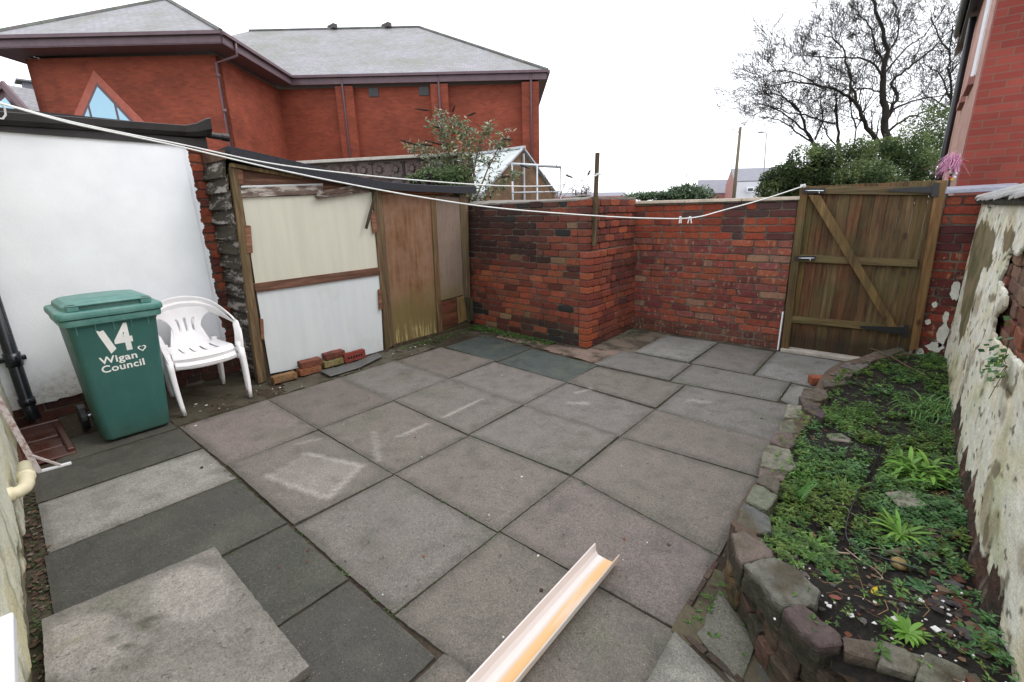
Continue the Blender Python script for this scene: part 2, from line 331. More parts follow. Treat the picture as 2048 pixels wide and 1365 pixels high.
mb.add(vs, [(j*(n+1)+i, j*(n+1)+i+1, (j+1)*(n+1)+i+1, (j+1)*(n+1)+i) for j in range(n) for i in range(n)])
tag(mb.build('yard_ground', M['dirt'], smooth=True), kind='structure')

def ell(x, y, cx, cy, a, b, ang):
    dx, dy = x-cx, y-cy; c, s_ = math.cos(ang), math.sin(ang); return math.hypot((dx*c+dy*s_)/a, (-dx*s_+dy*c)/b)
def inpoly(x, y, P):
    r = False; n = len(P); j = n-1
    for i in range(n):
        if (P[i][1] > y) != (P[j][1] > y) and x < (P[j][0]-P[i][0])*(y-P[i][1])/(P[j][1]-P[i][1])+P[i][0]: r = not r
        j = i
    return r
def dseg(x, y, a, b):
    vx, vy = b[0]-a[0], b[1]-a[1]; t_ = max(0, min(1, ((x-a[0])*vx+(y-a[1])*vy)/(vx*vx+vy*vy))); return math.hypot(x-a[0]-vx*t_, y-a[1]-vy*t_)
def G2(x, y, z=0.): p = g(x, y, z); return (p.x, p.y)
RH = [G2(*q) for q in ((535, 953), (612, 908), (722, 932), (655, 997))]
MARKS = [(G2(800, 872), G2(852, 848), .022, .5), (G2(748, 866), G2(757, 922), .018, .35), (G2(888, 836), G2(962, 799), .014, .45),
         (G2(1140, 806), G2(1172, 806), .03, .35), (G2(1150, 786), G2(1180, 778), .018, .4), (G2(590, 890), G2(640, 878), .014, .25), (G2(1380, 800), G2(1415, 804), .03, .3)]
def wear(x, y, c):
    k = 0
    if inpoly(x, y, RH): k = max(k, .22)
    for i in (1, 2, 3):
        k = max(k, .55*(1-sst(.006, .03, dseg(x, y, RH[i], RH[(i+1) % 4]))))
    for a, b, w, s_ in MARKS: k = max(k, s_*(1-sst(w*.5, w*1.4, dseg(x, y, a, b)+.01*N(x*30, y*30))))
    return mixc(c, (.40, .37, .34), k)
slabn = [0]
def slab(mb, P, z, th, base, tilt=.004, fn=None, gap=.0032, dirt=.5):
    slabn[0] += 1; sd = slabn[0]*7.3
    P = [Vector((p[0], p[1], 0)) for p in P]; cen = sum(P, Vector())/4
    P = [p+(cen-p).normalized()*gap*1.3+Vector((rnd.uniform(-.004, .004), rnd.uniform(-.004, .004), 0)) for p in P]
    nu = max(4, int((P[1]-P[0]).length/.028)); nv = max(4, int((P[3]-P[0]).length/.028))
    ta, tb = rnd.uniform(-tilt, tilt), rnd.uniform(-tilt, tilt); dz = rnd.uniform(-.004, .004)
    base = jc(base, .09); fy = sst(1.5, 4., sum(p.y for p in P)/4); base = mixc(base, tuple(sum(base)/3*q_ for q_ in (1.01, 1.0, .95)), .55*fy+.25*rnd.random()) if base[0] > .15 else base; vs, cs = [], []
    for j in range(nv+1):
        for i in range(nu+1):
            u, v = i/nu, j/nv; p = (P[0]*(1-u)+P[1]*u)*(1-v)+(P[3]*(1-u)+P[2]*u)*v
            e = min(i, nu-i, j, nv-j); q = p.copy()
            if e == 0: q += Vector((.0035*N(p.x*25+sd, p.y*25), .0035*N(p.x*25, p.y*25+sd), 0))
            q.z = z+dz+ta*(u-.5)*2+tb*(v-.5)*2+.0012*N(p.x*7, p.y*7, sd)-(.005 if e == 0 else 0)
            ed = min(u*nu, (1-u)*nu, v*nv, (1-v)*nv)*.028
            c = mixc(base, (.055, .052, .04), dirt*(1-sst(.0, .06, ed+.03*fbm(p.x*9, p.y*9, 3))))
            c = mixc(c, (.10, .105, .075), .4*sst(.15, .7, fbm(p.x*2.7+sd, p.y*2.7, 1)))
            c = mixc(c, (.09, .085, .07), .35*sst(.1, .6, fbm(p.x*8, p.y*8+sd, 4)))
            cs.append(wear(p.x, p.y, fn(p.x, p.y, c) if fn else c)); vs.append(q)
    fs = [(j*(nu+1)+i, j*(nu+1)+i+1, (j+1)*(nu+1)+i+1, (j+1)*(nu+1)+i) for j in range(nv) for i in range(nu)]
    rim = [i for i in range(nu+1)]+[j*(nu+1)+nu for j in range(1, nv+1)]+[nv*(nu+1)+i for i in range(nu-1, -1, -1)]+[j*(nu+1) for j in range(nv-1, 0, -1)]
    b = len(vs)
    for r_ in rim: q = vs[r_].copy(); q.z = z-th; vs.append(q); cs.append(mixc(cs[r_], (.05, .045, .03), .6))
    m = len(rim); fs += [(rim[k], b+k, b+(k+1) % m, rim[(k+1) % m]) for k in range(m)]
    mb.add(vs, fs, cs)
GR, DK, GN = (.150, .129, .114), (.060, .058, .048), (.053, .066, .060)
pv = MB()
def rc(x0, x1, ya, yb, yc=None, yd=None): # corners: (x0,ya) (x1,yb) (x1,yc) (x0,yd)
    return [(x0, ya), (x1, yb), (x1, yc), (x0, yd)]
# rows of the main grid (left edge y, right edge y)
A = [(.785, .84), (1.405, 1.41), (2.04, 1.90), (2.65, 2.68), (3.24, 3.21), (3.88, 3.94)]
for i in range(5): slab(pv, rc(-1.31, -.43 if i < 3 else -.45, A[i][0], A[i][1], A[i+1][1], A[i+1][0]), 0, .045, GR)
B_ = [(.785, .785), (1.395, 1.40), (2.04, 2.04), (2.67, 2.655), (3.31, 3.25), (3.86, 3.87)]
for i in range(5):
    x0 = [-2.15, -2.16, -2.17, -2.18, -2.19][i]; slab(pv, rc(x0, -1.315, B_[i][0], B_[i][1], B_[i+1][1], B_[i+1][0]), 0, .045, GR)
C_ = [(.80, .79), (1.415, 1.395), (2.09, 2.04), (2.73, 2.67), (3.38, 3.31)]
for i in range(4): slab(pv, rc(-3.10-.015*i, -2.165-.005*i, C_[i][0], C_[i][1], C_[i+1][1], C_[i+1][0]), 0, .045, GR)
D_ = [(.785, .80), (1.44, 1.42), (2.12, 2.09), (2.76, 2.73), (3.42, 3.40)]
for i in range(4): slab(pv, rc(-4.03, -3.105-.015*i, D_[i][0], D_[i][1], D_[i+1][1], D_[i+1][0]), 0, .045, jc(GR, .06))
slab(pv, rc(-3.1, -2.19, 3.39, 3.32, 3.88, 3.98), .003, .045, GN, dirt=.3)
slab(pv, rc(-3.98, -3.12, 3.44, 3.41, 3.98, 4.12), .0, .045, GN, dirt=.3)
slab(pv, rc(-2.25, -1.47, 3.90, 3.90, 4.49, 4.51), .0, .045, GR)
slab(pv, rc(-1.46, -.60, 3.90, 3.96, 4.47, 4.49), .0, .045, GR)
slab(pv, rc(-.59, -.32, 3.99, 3.8, 4.45, 4.47), -.004, .045, (.2, .2, .175))
slab(pv, rc(-2.12, -1.50, 4.53, 4.50, 5.42, 5.42), .0, .045, (.22, .21, .19))
slab(pv, rc(-1.49, -.915, 4.50, 4.50, 5.42, 5.42), .0, .045, jc(GR, .05))
slab(pv, rc(-.90, -.25, 4.50, 4.48, 5.40, 5.42), .0, .045, (.21, .2, .185))
# narrow slabs by the house
slab(pv, rc(-3.98, -3.50, -.02, -.03, .785, .785), .0, .045, DK)
slab(pv, rc(-4.45, -3.99, .12, .10, .77, .77), .0, .045, DK)
slab(pv, rc(-3.49, -2.90, -.03, -.05, .785, .785), .0, .045, (.25, .228, .21))
slab(pv, rc(-2.88, -2.22, -.06, -.08, .782, .782), .0, .045, DK)
slab(pv, rc(-2.21, -1.625, -.08, -.10, .778, .778), .0, .045, DK)
slab(pv, rc(-1.615, -1.05, -.1, -.12, .772, .775), .0, .045, DK)
slab(pv, rc(-1.04, -.47, -.12, -.14, .775, .83), .0, .045, GR)
slab(pv, rc(-.44, .06, .86, .86, 1.19, 1.40), .0, .045, (.25, .235, .2))
slab(pv, rc(-.44, .3, .2, .2, .84, .84), .0, .045, GR)
slab(pv, rc(-.37, -.19, 1.43, 1.30, 1.53, 1.70), -.002, .045, (.14, .13, .105))
slab(pv, [(-.18, 1.40), (.1, 1.2), (.1, 1.3), (-.17, 1.5)], -.004, .045, (.06, .06, .05))
tag(fixn(pv.build('paving', M['slab'])), kind='structure')
# red brick strips let into the paving joints
bs = MB()
for a, b in (((-.445, 1.43), (-.43, 1.86)), ((-.42, 1.415), (.05, 1.27))):
    a = Vector((*a, 0)); b = Vector((*b, 0)); d = (b-a).normalized(); n_ = Vector((-d.y, d.x, 0)); L = (b-a).length; k = 0
    while k < L-.03:
        l = min(rnd.uniform(.05, .14), L-k); p = a+d*k; w = rnd.uniform(.018, .028)
        bs.prism([p-n_*w/2+d*.004, p+d*(l-.004)-n_*w/2, p+d*(l-.004)+n_*w/2, p+n_*w/2+d*.004], (0, 0, .024+rnd.uniform(-.005, .003)), jc((.11, .07, .05), .3)); k += l
o = tag(fixn(bs.build('brick_strip', M['brick'])), kind='structure'); o.location.z = -.028; bev(o, .003)
# rough pinkish cement haunching in front of the store and along the shed
cm = MB()
def patch(P, z0, base, sc=.03, seed=0):
    xs = [p[0] for p in P]; ys = [p[1] for p in P]; x0, x1, y0, y1 = min(xs), max(xs), min(ys), max(ys)
    nx, ny = int((x1-x0)/sc)+1, int((y1-y0)/sc)+1; idx = {}; vs = []; cs = []; fs = []
    def vid(i, j):
        if (i, j) not in idx:
            x, y = x0+i*sc, y0+j*sc; idx[(i, j)] = len(vs); vs.append((x+.01*N(x*20, y*20), y+.01*N(y*20, x*20), z0+.012*fbm(x*5, y*5, seed)))
            cs.append(mixc(base, (.06, .05, .035), sst(-.1, .5, fbm(x*4, y*4, seed+5))))
        return idx[(i, j)]
    for j in range(ny):
        for i in range(nx):
            x, y = x0+(i+.5)*sc, y0+(j+.5)*sc
            if inpoly(x+.03*fbm(x*9, y*9, 2), y+.03*fbm(x*9, y*9, 9), P): fs.append((vid(i, j), vid(i+1, j), vid(i+1, j+1), vid(i, j+1)))
    if fs: cm.add(vs, fs, cs)
patch([(-3.75, 4.12), (-2.25, 3.94), (-2.2, 4.5), (-2.55, 4.5), (-2.58, 4.3), (-3.9, 4.34)], -.006, (.20, .145, .115), seed=1)
patch([(-2.6, 4.4), (-2.1, 4.4), (-2.05, 5.44), (-2.6, 5.44)], -.006, (.16, .13, .10), seed=2)
patch([(-5.0, .75), (-4.06, .78), (-4.06, 1.6), (-5., 1.6)], -.012, (.07, .06, .04), seed=3)
patch([(-4.45, 1.75), (-4.06, 1.6), (-4.06, 3.4), (-4.4, 3.4)], -.010, (.09, .08, .06), seed=4)
patch([(-3.5, -.18), (-1.2, -.22), (-1.2, -.04), (-3.5, .02)], -.016, (.065, .052, .036), seed=6)
patch([(-.45, 1.4), (-.1, 1.15), (.0, 1.3), (-.4, 1.95)], -.010, (.10, .085, .055), seed=7)
tag(cm.build('cement_haunching', M['attr_matte'], smooth=True), kind='structure')
# big pale slab lying loose on top of the paving
def palef(x, y, c):
    k = 0
    for cx, cy, a, b, an in ((-2.02, .30, .21, .13, .1), (-2.05, -.02, .2, .13, .3), (-1.55, -.02, .14, .10, 0)):
        k = max(k, .5*(1-sst(.8, 1.05, ell(x, y, cx, cy, a, b, an)+.05*N(x*9, y*9))))
    c = mixc(c, (.34, .31, .285), k); m_ = sst(.15, .55, fbm(x*16, y*16, 5))*(1-sst(.5, 1.2, ell(x, y, -1.93, .13, .16, .12, 0)))
    c = mixc(c, (.05, .055, .03), m_); m_ = sst(.1, .6, fbm(x*7, y*7, 9))*(1-sst(.5, 1.2, ell(x, y, -2.2, -.02, .13, .13, 0)))
    return mixc(c, (.15, .17, .06), m_*.7)
ls = thing('paving_slab', 'large pale square concrete slab lying loose on top of the paving by the house wall', 'slab', (-1.85, .2, .0))
mb = MB(); c4 = [G2(430, 1090, .045), G2(622, 1328, .045)]; slab(mb, [(-2.33, -.11), (-1.33, -.17), c4[1], c4[0]], .045, .043, (.205, .186, .163), 0, palef, dirt=.15)
fixn(mb.build('slab_face', M['slab'], ls))
# small pale oval worn on the striped slab
# ================================================================ MOSS AND WEEDS IN JOINTS
ws = MB()
G1, G2c, G3 = (.06, .13, .024), (.09, .165, .03), (.036, .08, .018)
def sprig(mb, x, y, z, s, n=6, cols=(G1, G2c, G3), up_=.6):
    for k in range(n):
        a = rnd.uniform(0, 6.283); e = rnd.uniform(.1, up_); d = Vector((math.cos(a), math.sin(a), e))
        mb.leaf((x+rnd.uniform(-s, s)*.3, y+rnd.uniform(-s, s)*.3, z), d, s*rnd.uniform(.3, .5), s*rnd.uniform(.7, 1.3), col=jc(rnd.choice(cols), .25), droop=rnd.uniform(-.2, .3))
JN = [((-1.31, .8), (-1.31, 5), .5), ((-2.17, .8), (-2.18, 3.9), .35), ((-1.31, 2.03), (-.45, 1.89), .5), ((-2.17, 2.04), (-1.31, 2.04), .5), ((-2.15, .78), (-1.31, .78), 1.), ((-3.1, 1.4), (-1.31, 1.4), .5),
      ((-.6, 3.95), (-.6, 4.5), .9), ((-.91, 4.5), (-.91, 5.3), .9), ((-2.2, 3.88), (-.6, 3.9), .6), ((-1.5, 3.9), (-1.5, 5.4), .5), ((-4.05, .8), (-4.05, 3.4), 1.5), ((-3.1, .77), (-2.2, .77), .8), ((-1.3, .78), (-1.04, .1), .8), ((-2.2, .76), (-2.2, .5), .7), ((-.46, 1.9), (-.46, 4), 1.)]
for a, b, den in JN:
    L = math.hypot(b[0]-a[0], b[1]-a[1])
    for k in range(int(L*55*den)):
        t_ = rnd.random(); x, y = lerp(a[0], b[0], t_), lerp(a[1], b[1], t_)
        if N(x*4, y*4, 7) > -.05: sprig(ws, x+rnd.uniform(-.006, .006), y+rnd.uniform(-.006, .006), -.006, rnd.uniform(.006, .013), 4)
for k in range(620): # foot of the store wall and of the shed
    t_ = rnd.random(); x, y = lerp(-4.4, -3.0, t_**1.5), lerp(4.45, 4.33, t_)-abs(rnd.gauss(0, .10)); sprig(ws, x, y, 0, rnd.uniform(.014, .034), 6)
for k in range(240): x, y = -4.4+abs(rnd.gauss(0, .12)), rnd.uniform(3.1, 4.3); sprig(ws, x, y, -.005, rnd.uniform(.01, .028), 5)
for k in range(120): x, y = -2.55+abs(rnd.gauss(0, .12)), rnd.uniform(4.9, 5.4); sprig(ws, x, y, 0, rnd.uniform(.008, .02), 5, (G3, G1))
for k in range(200): x = rnd.uniform(-3.8, -1.4); sprig(ws, x, -.06-.05*(x+3.92)+abs(rnd.gauss(.02, .035)), -.008, rnd.uniform(.006, .014), 4, (G3, G1))
for k in range(60): x, y = rnd.uniform(-.42, -.2), rnd.uniform(1.45, 1.8); sprig(ws, x, y, 0, rnd.uniform(.008, .018), 5, ((.08, .2, .02), G1))
tag(ws.build('joint_weeds', M['leaf']), 'tiny green weeds and moss growing in the paving joints and wall foot', 'weeds', kind='stuff')
# scattered grit, leaf scraps and paint flakes
db = MB()
def chip(mb, x, y, z, s, col):
    a = rnd.uniform(0, 6.28); n_ = rnd.randint(4, 6); mb.prism([(x+math.cos(a+i*6.283/n_)*s*rnd.uniform(.5, 1.1), y+math.sin(a+i*6.283/n_)*s*rnd.uniform(.5, 1.1), z+rnd.uniform(0, s*.3)) for i in range(n_)], (0, 0, max(.002, s*.2)), col)
for k in range(330):
    x, y = (-4.25+rnd.gauss(0, .13), rnd.uniform(.8, 3.6)) if k < 260 else (rnd.uniform(-4, -.5), rnd.uniform(0, 5))
    chip(db, x, y, -.004, rnd.uniform(.004, .013), rnd.choice([(.05, .03, .02), (.12, .05, .03), (.6, .58, .55), (.2, .18, .15), (.08, .07, .05), (.16, .07, .04)]))
for k in range(420): x = rnd.uniform(-3.9, -1.2); chip(db, x, -.06-.05*(x+3.92)+abs(rnd.gauss(.03, .05)), -.008, rnd.uniform(.004, .016), rnd.choice([(.07, .045, .03), (.12, .07, .045), (.09, .06, .04), (.16, .13, .1), (.05, .05, .03)]))
for k in range(60): chip(db, rnd.uniform(-3.9, -.6), rnd.uniform(.0, 4.8), .004, rnd.uniform(.002, .006), rnd.choice([(.04, .03, .02), (.6, .58, .55), (.15, .06, .04)]))
tag(db.build('yard_litter', M['attr_matte']), 'small grit, leaf scraps and paint flakes strewn along the shed foot', 'litter', kind='stuff')

# ================================================================ RAISED BED
EDGE = [(.45, 1.16), (.2, 1.24), (-.02, 1.31), (-.16, 1.42), (-.26, 1.55), (-.36, 1.70), (-.43, 1.90), (-.46, 2.2), (-.45, 2.7), (-.48, 3.1), (-.44, 3.6), (-.43, 4.1), (-.40, 4.6), (-.32, 4.85), (-.18, 5.05), (-.02, 5.3), (.12, 5.44)]
INN = [(x+.05, y+.03) for x, y in EDGE]+[(.46, 5.46), (.46, 1.2)]
def topz(y): return .27 if y < 1.75 else lerp(.27, .11, sst(1.75, 2.05, y)) if y < 2.3 else lerp(.09, .19, sst(4.0, 5.3, y)) if y > 4 else .09
def soilz(x, y): return (lerp(.23, .05, sst(1.55, 2.25, y)) if y < 3 else lerp(.05, .14, sst(3.8, 5.2, y)))+.03*sst(.1, .4, x)+.022*fbm(x*6, y*6, 4)
sm = MB(); sc = .03; idx = {}; vs = []; fs = []
def sv(i, j):
    if (i, j) not in idx: x, y = -.55+i*sc, 1.1+j*sc; idx[(i, j)] = len(vs); vs.append((x, y, soilz(x, y)+.008*N(x*40, y*40)))
    return idx[(i, j)]
for j in range(147):
    for i in range(35):
        if inpoly(-.55+(i+.5)*sc, 1.1+(j+.5)*sc, INN): fs.append((sv(i, j), sv(i+1, j), sv(i+1, j+1), sv(i, j+1)))
sm.add(vs, fs); tag(sm.build('bed_soil', M['soil'], smooth=True), kind='structure')

def rock(name, P, zb, m, parent, col, sub=3, amp=.012, col2=None, bottom=None):
    """irregular stone: an outline P (top, world points) dropped to zb, subdivided and roughened"""
    bm = bmesh.new(); P = [Vector(p) for p in P]; c = sum(P, Vector())/len(P)
    Q = [Vector((c.x+(p.x-c.x)*1.0, c.y+(p.y-c.y)*1.0, zb)) for p in P] if bottom is None else [Vector(q) for q in bottom]
    tv = [bm.verts.new(p) for p in P]; qv = [bm.verts.new(p) for p in Q]; n_ = len(P)
    bm.faces.new(tv); bm.faces.new(qv[::-1])
    for i in range(n_): bm.faces.new((tv[i], qv[i], qv[(i+1) % n_], tv[(i+1) % n_]))
    bmesh.ops.recalc_face_normals(bm, faces=bm.faces); bmesh.ops.bevel(bm, geom=list(bm.edges), offset=.005, segments=1, affect='EDGES', clamp_overlap=True)
    bmesh.ops.triangulate(bm, faces=bm.faces)
    for _ in range(sub): 
        le = [e for e in bm.edges if e.calc_length() > .022]
        if not le: break
        bmesh.ops.subdivide_edges(bm, edges=le, cuts=1); bmesh.ops.triangulate(bm, faces=[f for f in bm.faces if len(f.verts) > 4])
    bm.normal_update(); sd = rnd.uniform(0, 99)
    for v in bm.verts: v.co += v.normal*(amp*fbm(v.co.x*26, v.co.y*26, v.co.z*26+sd))+Vector((0, 0, amp*.6*N(v.co.x*30, v.co.y*30, sd)))
    mb = MB(); mb.v = [tuple(v.co) for v in bm.verts]; mb.f = [tuple(v.index for v in f.verts) for f in bm.faces]
    col = jc(col, .1)
    for v in bm.verts:
        k = sst(.0, .6, fbm(v.co.x*9, v.co.y*9, v.co.z*9+sd)); cc = mixc(col, col2 or (.10, .085, .055), k)
        if P[0].z > .2 and name == 'edging_stone': cc = mixc(cc, (.034, .032, .018), .92*sst(.008, .04, P[0].z-v.co.z+.02*N(v.co.x*20, v.co.y*20)))  # moss and shade painted into the colour down the near stones' sides
        mb.c.append((*cc, 1))
    bm.verts.ensure_lookup_table(); o = mb.build(name, m, parent); bm.free(); return o
edge = thing('bed_edging', 'curving low edging of rough sandstone pieces mortared round the raised planting bed', 'stone edging', (-.45, 2.2, 0))
SG, SP, SB, SR, SGR = (.27, .26, .20), (.19, .145, .125), (.13, .11, .085), (.24, .10, .06), (.16, .16, .15)
ST = [([(1462,1066),(1487,1060),(1545,1098),(1548,1114),(1484,1128),(1474,1108)], .26, SP), ([(1487,1003),(1540,1033),(1546,1064),(1502,1069),(1468,1052)], .17, SGR),
 ([(1510,965),(1556,990),(1536,1020),(1490,1001)], .145, (.22,.23,.17)), ([(1524,948),(1545,948),(1562,968),(1556,986),(1512,962)], .125, SB), ([(1530,888),(1580,898),(1592,934),(1578,942),(1520,932)], .095, SG),
 ([(1520,933),(1577,943),(1566,962),(1517,953)], .085, SP), ([(1548,862),(1585,866),(1592,888),(1578,897),(1540,884)], .09, SP), ([(1560,840),(1585,838),(1600,866),(1556,864)], .085, (.17,.17,.12)),
 ([(1574,808),(1604,812),(1602,836),(1568,834)], .085, SG), ([(1598,792),(1618,798),(1652,826),(1646,836),(1610,820)], .10, (.10,.07,.08)), ([(1608,776),(1650,778),(1658,794),(1640,802),(1600,794)], .10, SP),
 ([(1645,760),(1690,752),(1694,768),(1648,774)], .11, SB), ([(1660,748),(1682,734),(1716,738),(1702,753)], .13, SP), ([(1680,731),(1722,714),(1738,730),(1716,742)], .15, (.22,.2,.19)), ([(1716,716),(1750,703),(1772,706),(1742,723)], .17, SP), ([(1756,703),(1800,694),(1812,700),(1778,712)], .19, SB),
 ([(1487,1127),(1545,1114),(1598,1136),(1642,1184),(1634,1210),(1566,1212),(1546,1196),(1532,1172)], .275, (.19,.185,.15)), ([(1566,1216),(1604,1206),(1630,1228),(1682,1268),(1684,1288),(1640,1294),(1602,1262)], .27, (.15,.11,.10)),
 ([(1686,1272),(1762,1284),(1758,1322),(1690,1302)], .27, (.17,.13,.10)), ([(1766,1280),(1846,1310),(1834,1352),(1758,1326)], .275, (.27,.26,.20)), ([(1850,1300),(1942,1342),(1930,1388),(1834,1356)], .275, (.25,.24,.18)), ([(1932,1346),(1952,1342),(1972,1372),(1948,1380)], .29, (.36,.07,.04)),
 ([(1945,1400),(2040,1400),(2060,1460),(1950,1440)], .27, SG)]
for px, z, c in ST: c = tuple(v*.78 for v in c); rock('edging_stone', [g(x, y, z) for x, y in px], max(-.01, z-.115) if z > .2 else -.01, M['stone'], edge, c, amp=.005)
# lower course of the curved near end, big mossy blocks
LO = [(.22, 1.235), (-.0, 1.30), (-.15, 1.42), (-.25, 1.55), (-.35, 1.70), (-.42, 1.86)]
for i in range(len(LO)-1):
    a, b = Vector((*LO[i], 0)), Vector((*LO[i+1], 0)); d = (b-a).normalized(); n_ = Vector((d.y, -d.x, 0)); n_ = n_ if n_.dot(Vector((1, .3, 0))) > 0 else -n_
    w = .13
    npc = max(1, int(round((b-a).length/.105)))
    for zz_ in (0, 1):
     for q_ in range(npc):
      pa_, pb_ = a.lerp(b, q_/npc), a.lerp(b, (q_+1)/npc); h = (.085, .175)[zz_]+rnd.uniform(-.012, .012); n2_ = n_*(.012+.022*zz_+rnd.uniform(-.006, .008))
      rock('edging_stone', [Vector((pa_.x, pa_.y, h))+d*.003+n2_, Vector((pb_.x, pb_.y, h))-d*.003+n2_, Vector((pb_.x, pb_.y, h))-d*.003+n_*w, Vector((pa_.x, pa_.y, h))+d*.003+n_*w], h-.095, M['stone'], edge,
         rnd.choice([(.07, .05, .035), (.13, .085, .04), (.085, .055, .035), (.09, .05, .035), (.05, .045, .03)]), amp=.006, col2=(.028, .03, .016))
mc = MB()
P_in = []
for i in range(len(EDGE)):
    x, y = EDGE[i]; j0, j1 = max(0, i-1), min(len(EDGE)-1, i+1); d = Vector((EDGE[j1][0]-EDGE[j0][0], EDGE[j1][1]-EDGE[j0][1], 0)).normalized(); n_ = Vector((d.y, -d.x, 0)); n_ = n_ if n_.x > 0 or n_.y > .5 else -n_
    z = topz(y)-(.06 if y < 1.9 else .014); e = .075 if y < 1.9 else .02
    P_in.append((Vector((x, y, -.02))+n_*e, Vector((x, y, z))+n_*(e+.01), Vector((x, y, z))+n_*(.13 if y < 2 else .12), Vector((x, y, -.02))+n_*.14))
P2_ = []
for a_, b_ in zip(P_in, P_in[1:]):
    for q_ in range(10): P2_.append([a_[k_].lerp(b_[k_], q_/10) for k_ in range(4)])
P2_.append(list(P_in[-1]))
for r_ in P2_:
    for k_ in range(4): s_ = fbm(r_[k_].x*14, r_[k_].y*14, k_*3.); r_[k_] = r_[k_]+Vector((.012*s_, .012*s_, .008*s_ if k_ in (1, 2) else 0))
mc.loft(P2_, (.105, .075, .055)); fixn(mc.build('mortar_bed', M['attr_matte'], edge))
# brick by the edging
def loose_brick(label, cen, rotz, col, size=(.215, .1025, .065), tilt=0., holes=0, col2=None, group='loose bricks leaning along the shed foot'):
    b = thing('brick', label, 'brick', cen, group); b.rotation_euler = (tilt, 0, rotz)
    bm = bmesh.new(); bmesh.ops.create_cube(bm, size=1); bmesh.ops.scale(bm, vec=size, verts=bm.verts); bmesh.ops.translate(bm, vec=(0, 0, size[2]/2), verts=bm.verts)
    bmesh.ops.bevel(bm, geom=list(bm.edges), offset=.005, segments=2, affect='EDGES'); bmesh.ops.triangulate(bm, faces=bm.faces)
    for _ in range(4):
        le = [e for e in bm.edges if e.calc_length() > .02]
        if le: bmesh.ops.subdivide_edges(bm, edges=le, cuts=1); bmesh.ops.triangulate(bm, faces=[f for f in bm.faces if len(f.verts) > 4])
    bm.normal_update(); sd = rnd.uniform(0, 50)
    for v in bm.verts: v.co += v.normal*.004*fbm(v.co.x*20, v.co.y*20, v.co.z*20+sd)
    mb = MB(); mb.v = [tuple(v.co) for v in bm.verts]; mb.f = [tuple(v.index for v in f.verts) for f in bm.faces]
    mb.c = [(*mixc(col, col2 or (.08, .06, .035), sst(-.1, .5, fbm(v.co.x*12, v.co.y*12, v.co.z*12+sd))*.7), 1) for v in bm.verts]; bm.free()
    o = mb.build('brick_body', M['brick'], None); o.parent = b
    if holes:
        hm = MB()
        for k in range(holes): hm.lathe((-.075+.15*k/(holes-1), -size[1]/2-.0025, size[2]/2), [(.0105, 0), (.0105, .002)], 14, (0, 1, 0), (.012, .008, .006))
        h = hm.build('brick_hole', M['attr_matte'], None); h.parent = b
    return b
loose_brick('small new orange-red brick lying on the slab against the bed edging near the gate', g(1640, 768, 0), R(25), (.40, .12, .06), (.17, .1, .065), group=None, col2=(.4, .1, .05))
# ---- plants of the bed
gc = MB()
def dens(x, y):
    n_ = fbm(x*3.2, y*3.2, 8)+.5*N(x*9, y*9, 3)
    if y > 3.9: return .75 if n_ > -.02 or x > .25 else .12
    if y > 2.3: b = .9 if n_ > -.2 else .12; return b*(.35 if .1 < x < .3 and 2.3 < y < 2.55 else 1)
    if y > 2.05: return .7 if x < -.16 and n_ > -.3 or n_ > .2 else .10
    return .8 if n_ > .3 or (x < -.18 and n_ > -.1) else .05
def plantlet(mb, x, y, z, s, kind):
    n_ = rnd.randint(5, 9)
    cols = [(.095, .20, .032), (.072, .16, .028), (.15, .27, .06), (.055, .125, .03)] if kind == 0 else [(.15, .215, .036), (.12, .19, .032), (.10, .16, .028)] if kind == 1 else [(.07, .17, .052), (.088, .21, .065), (.13, .26, .095)]
    c0 = rnd.choice(cols); h = rnd.uniform(0, 1.6)*s
    for k in range(n_):
        a = k*2.4+rnd.uniform(-.3, .3); e = rnd.uniform(-.05, .5); d = Vector((math.cos(a), math.sin(a), e)); L = s*rnd.uniform(.7, 1.2)
        mb.leaf((x, y, z+h*k/n_), d, L*rnd.uniform(.35, .5), L, col=jc(c0, .22), droop=rnd.uniform(-.1, .35))
n_pl = 0
CB = [G2(x_, y_, .11) for x_, y_ in [(1765, 885), (1748, 935), (1725, 975), (1708, 1010), (1693, 1050), (1690, 1085), (1705, 1105), (1740, 1122), (1790, 1138), (1840, 1155)]]
for k in range(13500):
    x, y = rnd.uniform(-.42, .40), rnd.uniform(1.33, 5.4)
    if inpoly(x-(.135 if y > 1.8 else .08), y-.03, EDGE+[(.46, 5.46), (.46, 1.2)]) and rnd.random() < dens(x, y)*(.75 if y > 3.3 else 1.):
        kq = rnd.gauss(0, .22); kind = 1 if N(x*2.2, y*2.2, 31)+kq > .32 else (2 if N(x*2, y*2, 55)+kq > .12 else 0)
        if any(dseg(x, y, CB[q_], CB[q_+1]) < .022 for q_ in range(len(CB)-1)): continue
        plantlet(gc, x, y, soilz(x, y)+rnd.uniform(0, .02)+.02*max(0, N(x*7, y*7, 3)), rnd.choice((rnd.uniform(.008, .018), rnd.uniform(.012, .024), rnd.uniform(.02, .034))), kind); n_pl += 1
for k in range(36): # spill over the stones
    x, y = -.40+rnd.uniform(-.02, .1), rnd.uniform(2.6, 3.7); plantlet(gc, x, y, .10, rnd.uniform(.012, .026), rnd.choice((0, 1)))
tag(gc.build('ground_cover', M['leaf']), 'low mat of bright green creeping weeds over the dark bed soil', 'ground cover', kind='stuff')
def bedp(px, py):
    z = .1
    for _ in range(6): p = g(px, py, z); z = soilz(p.x, p.y)
    return Vector((p.x, p.y, z))
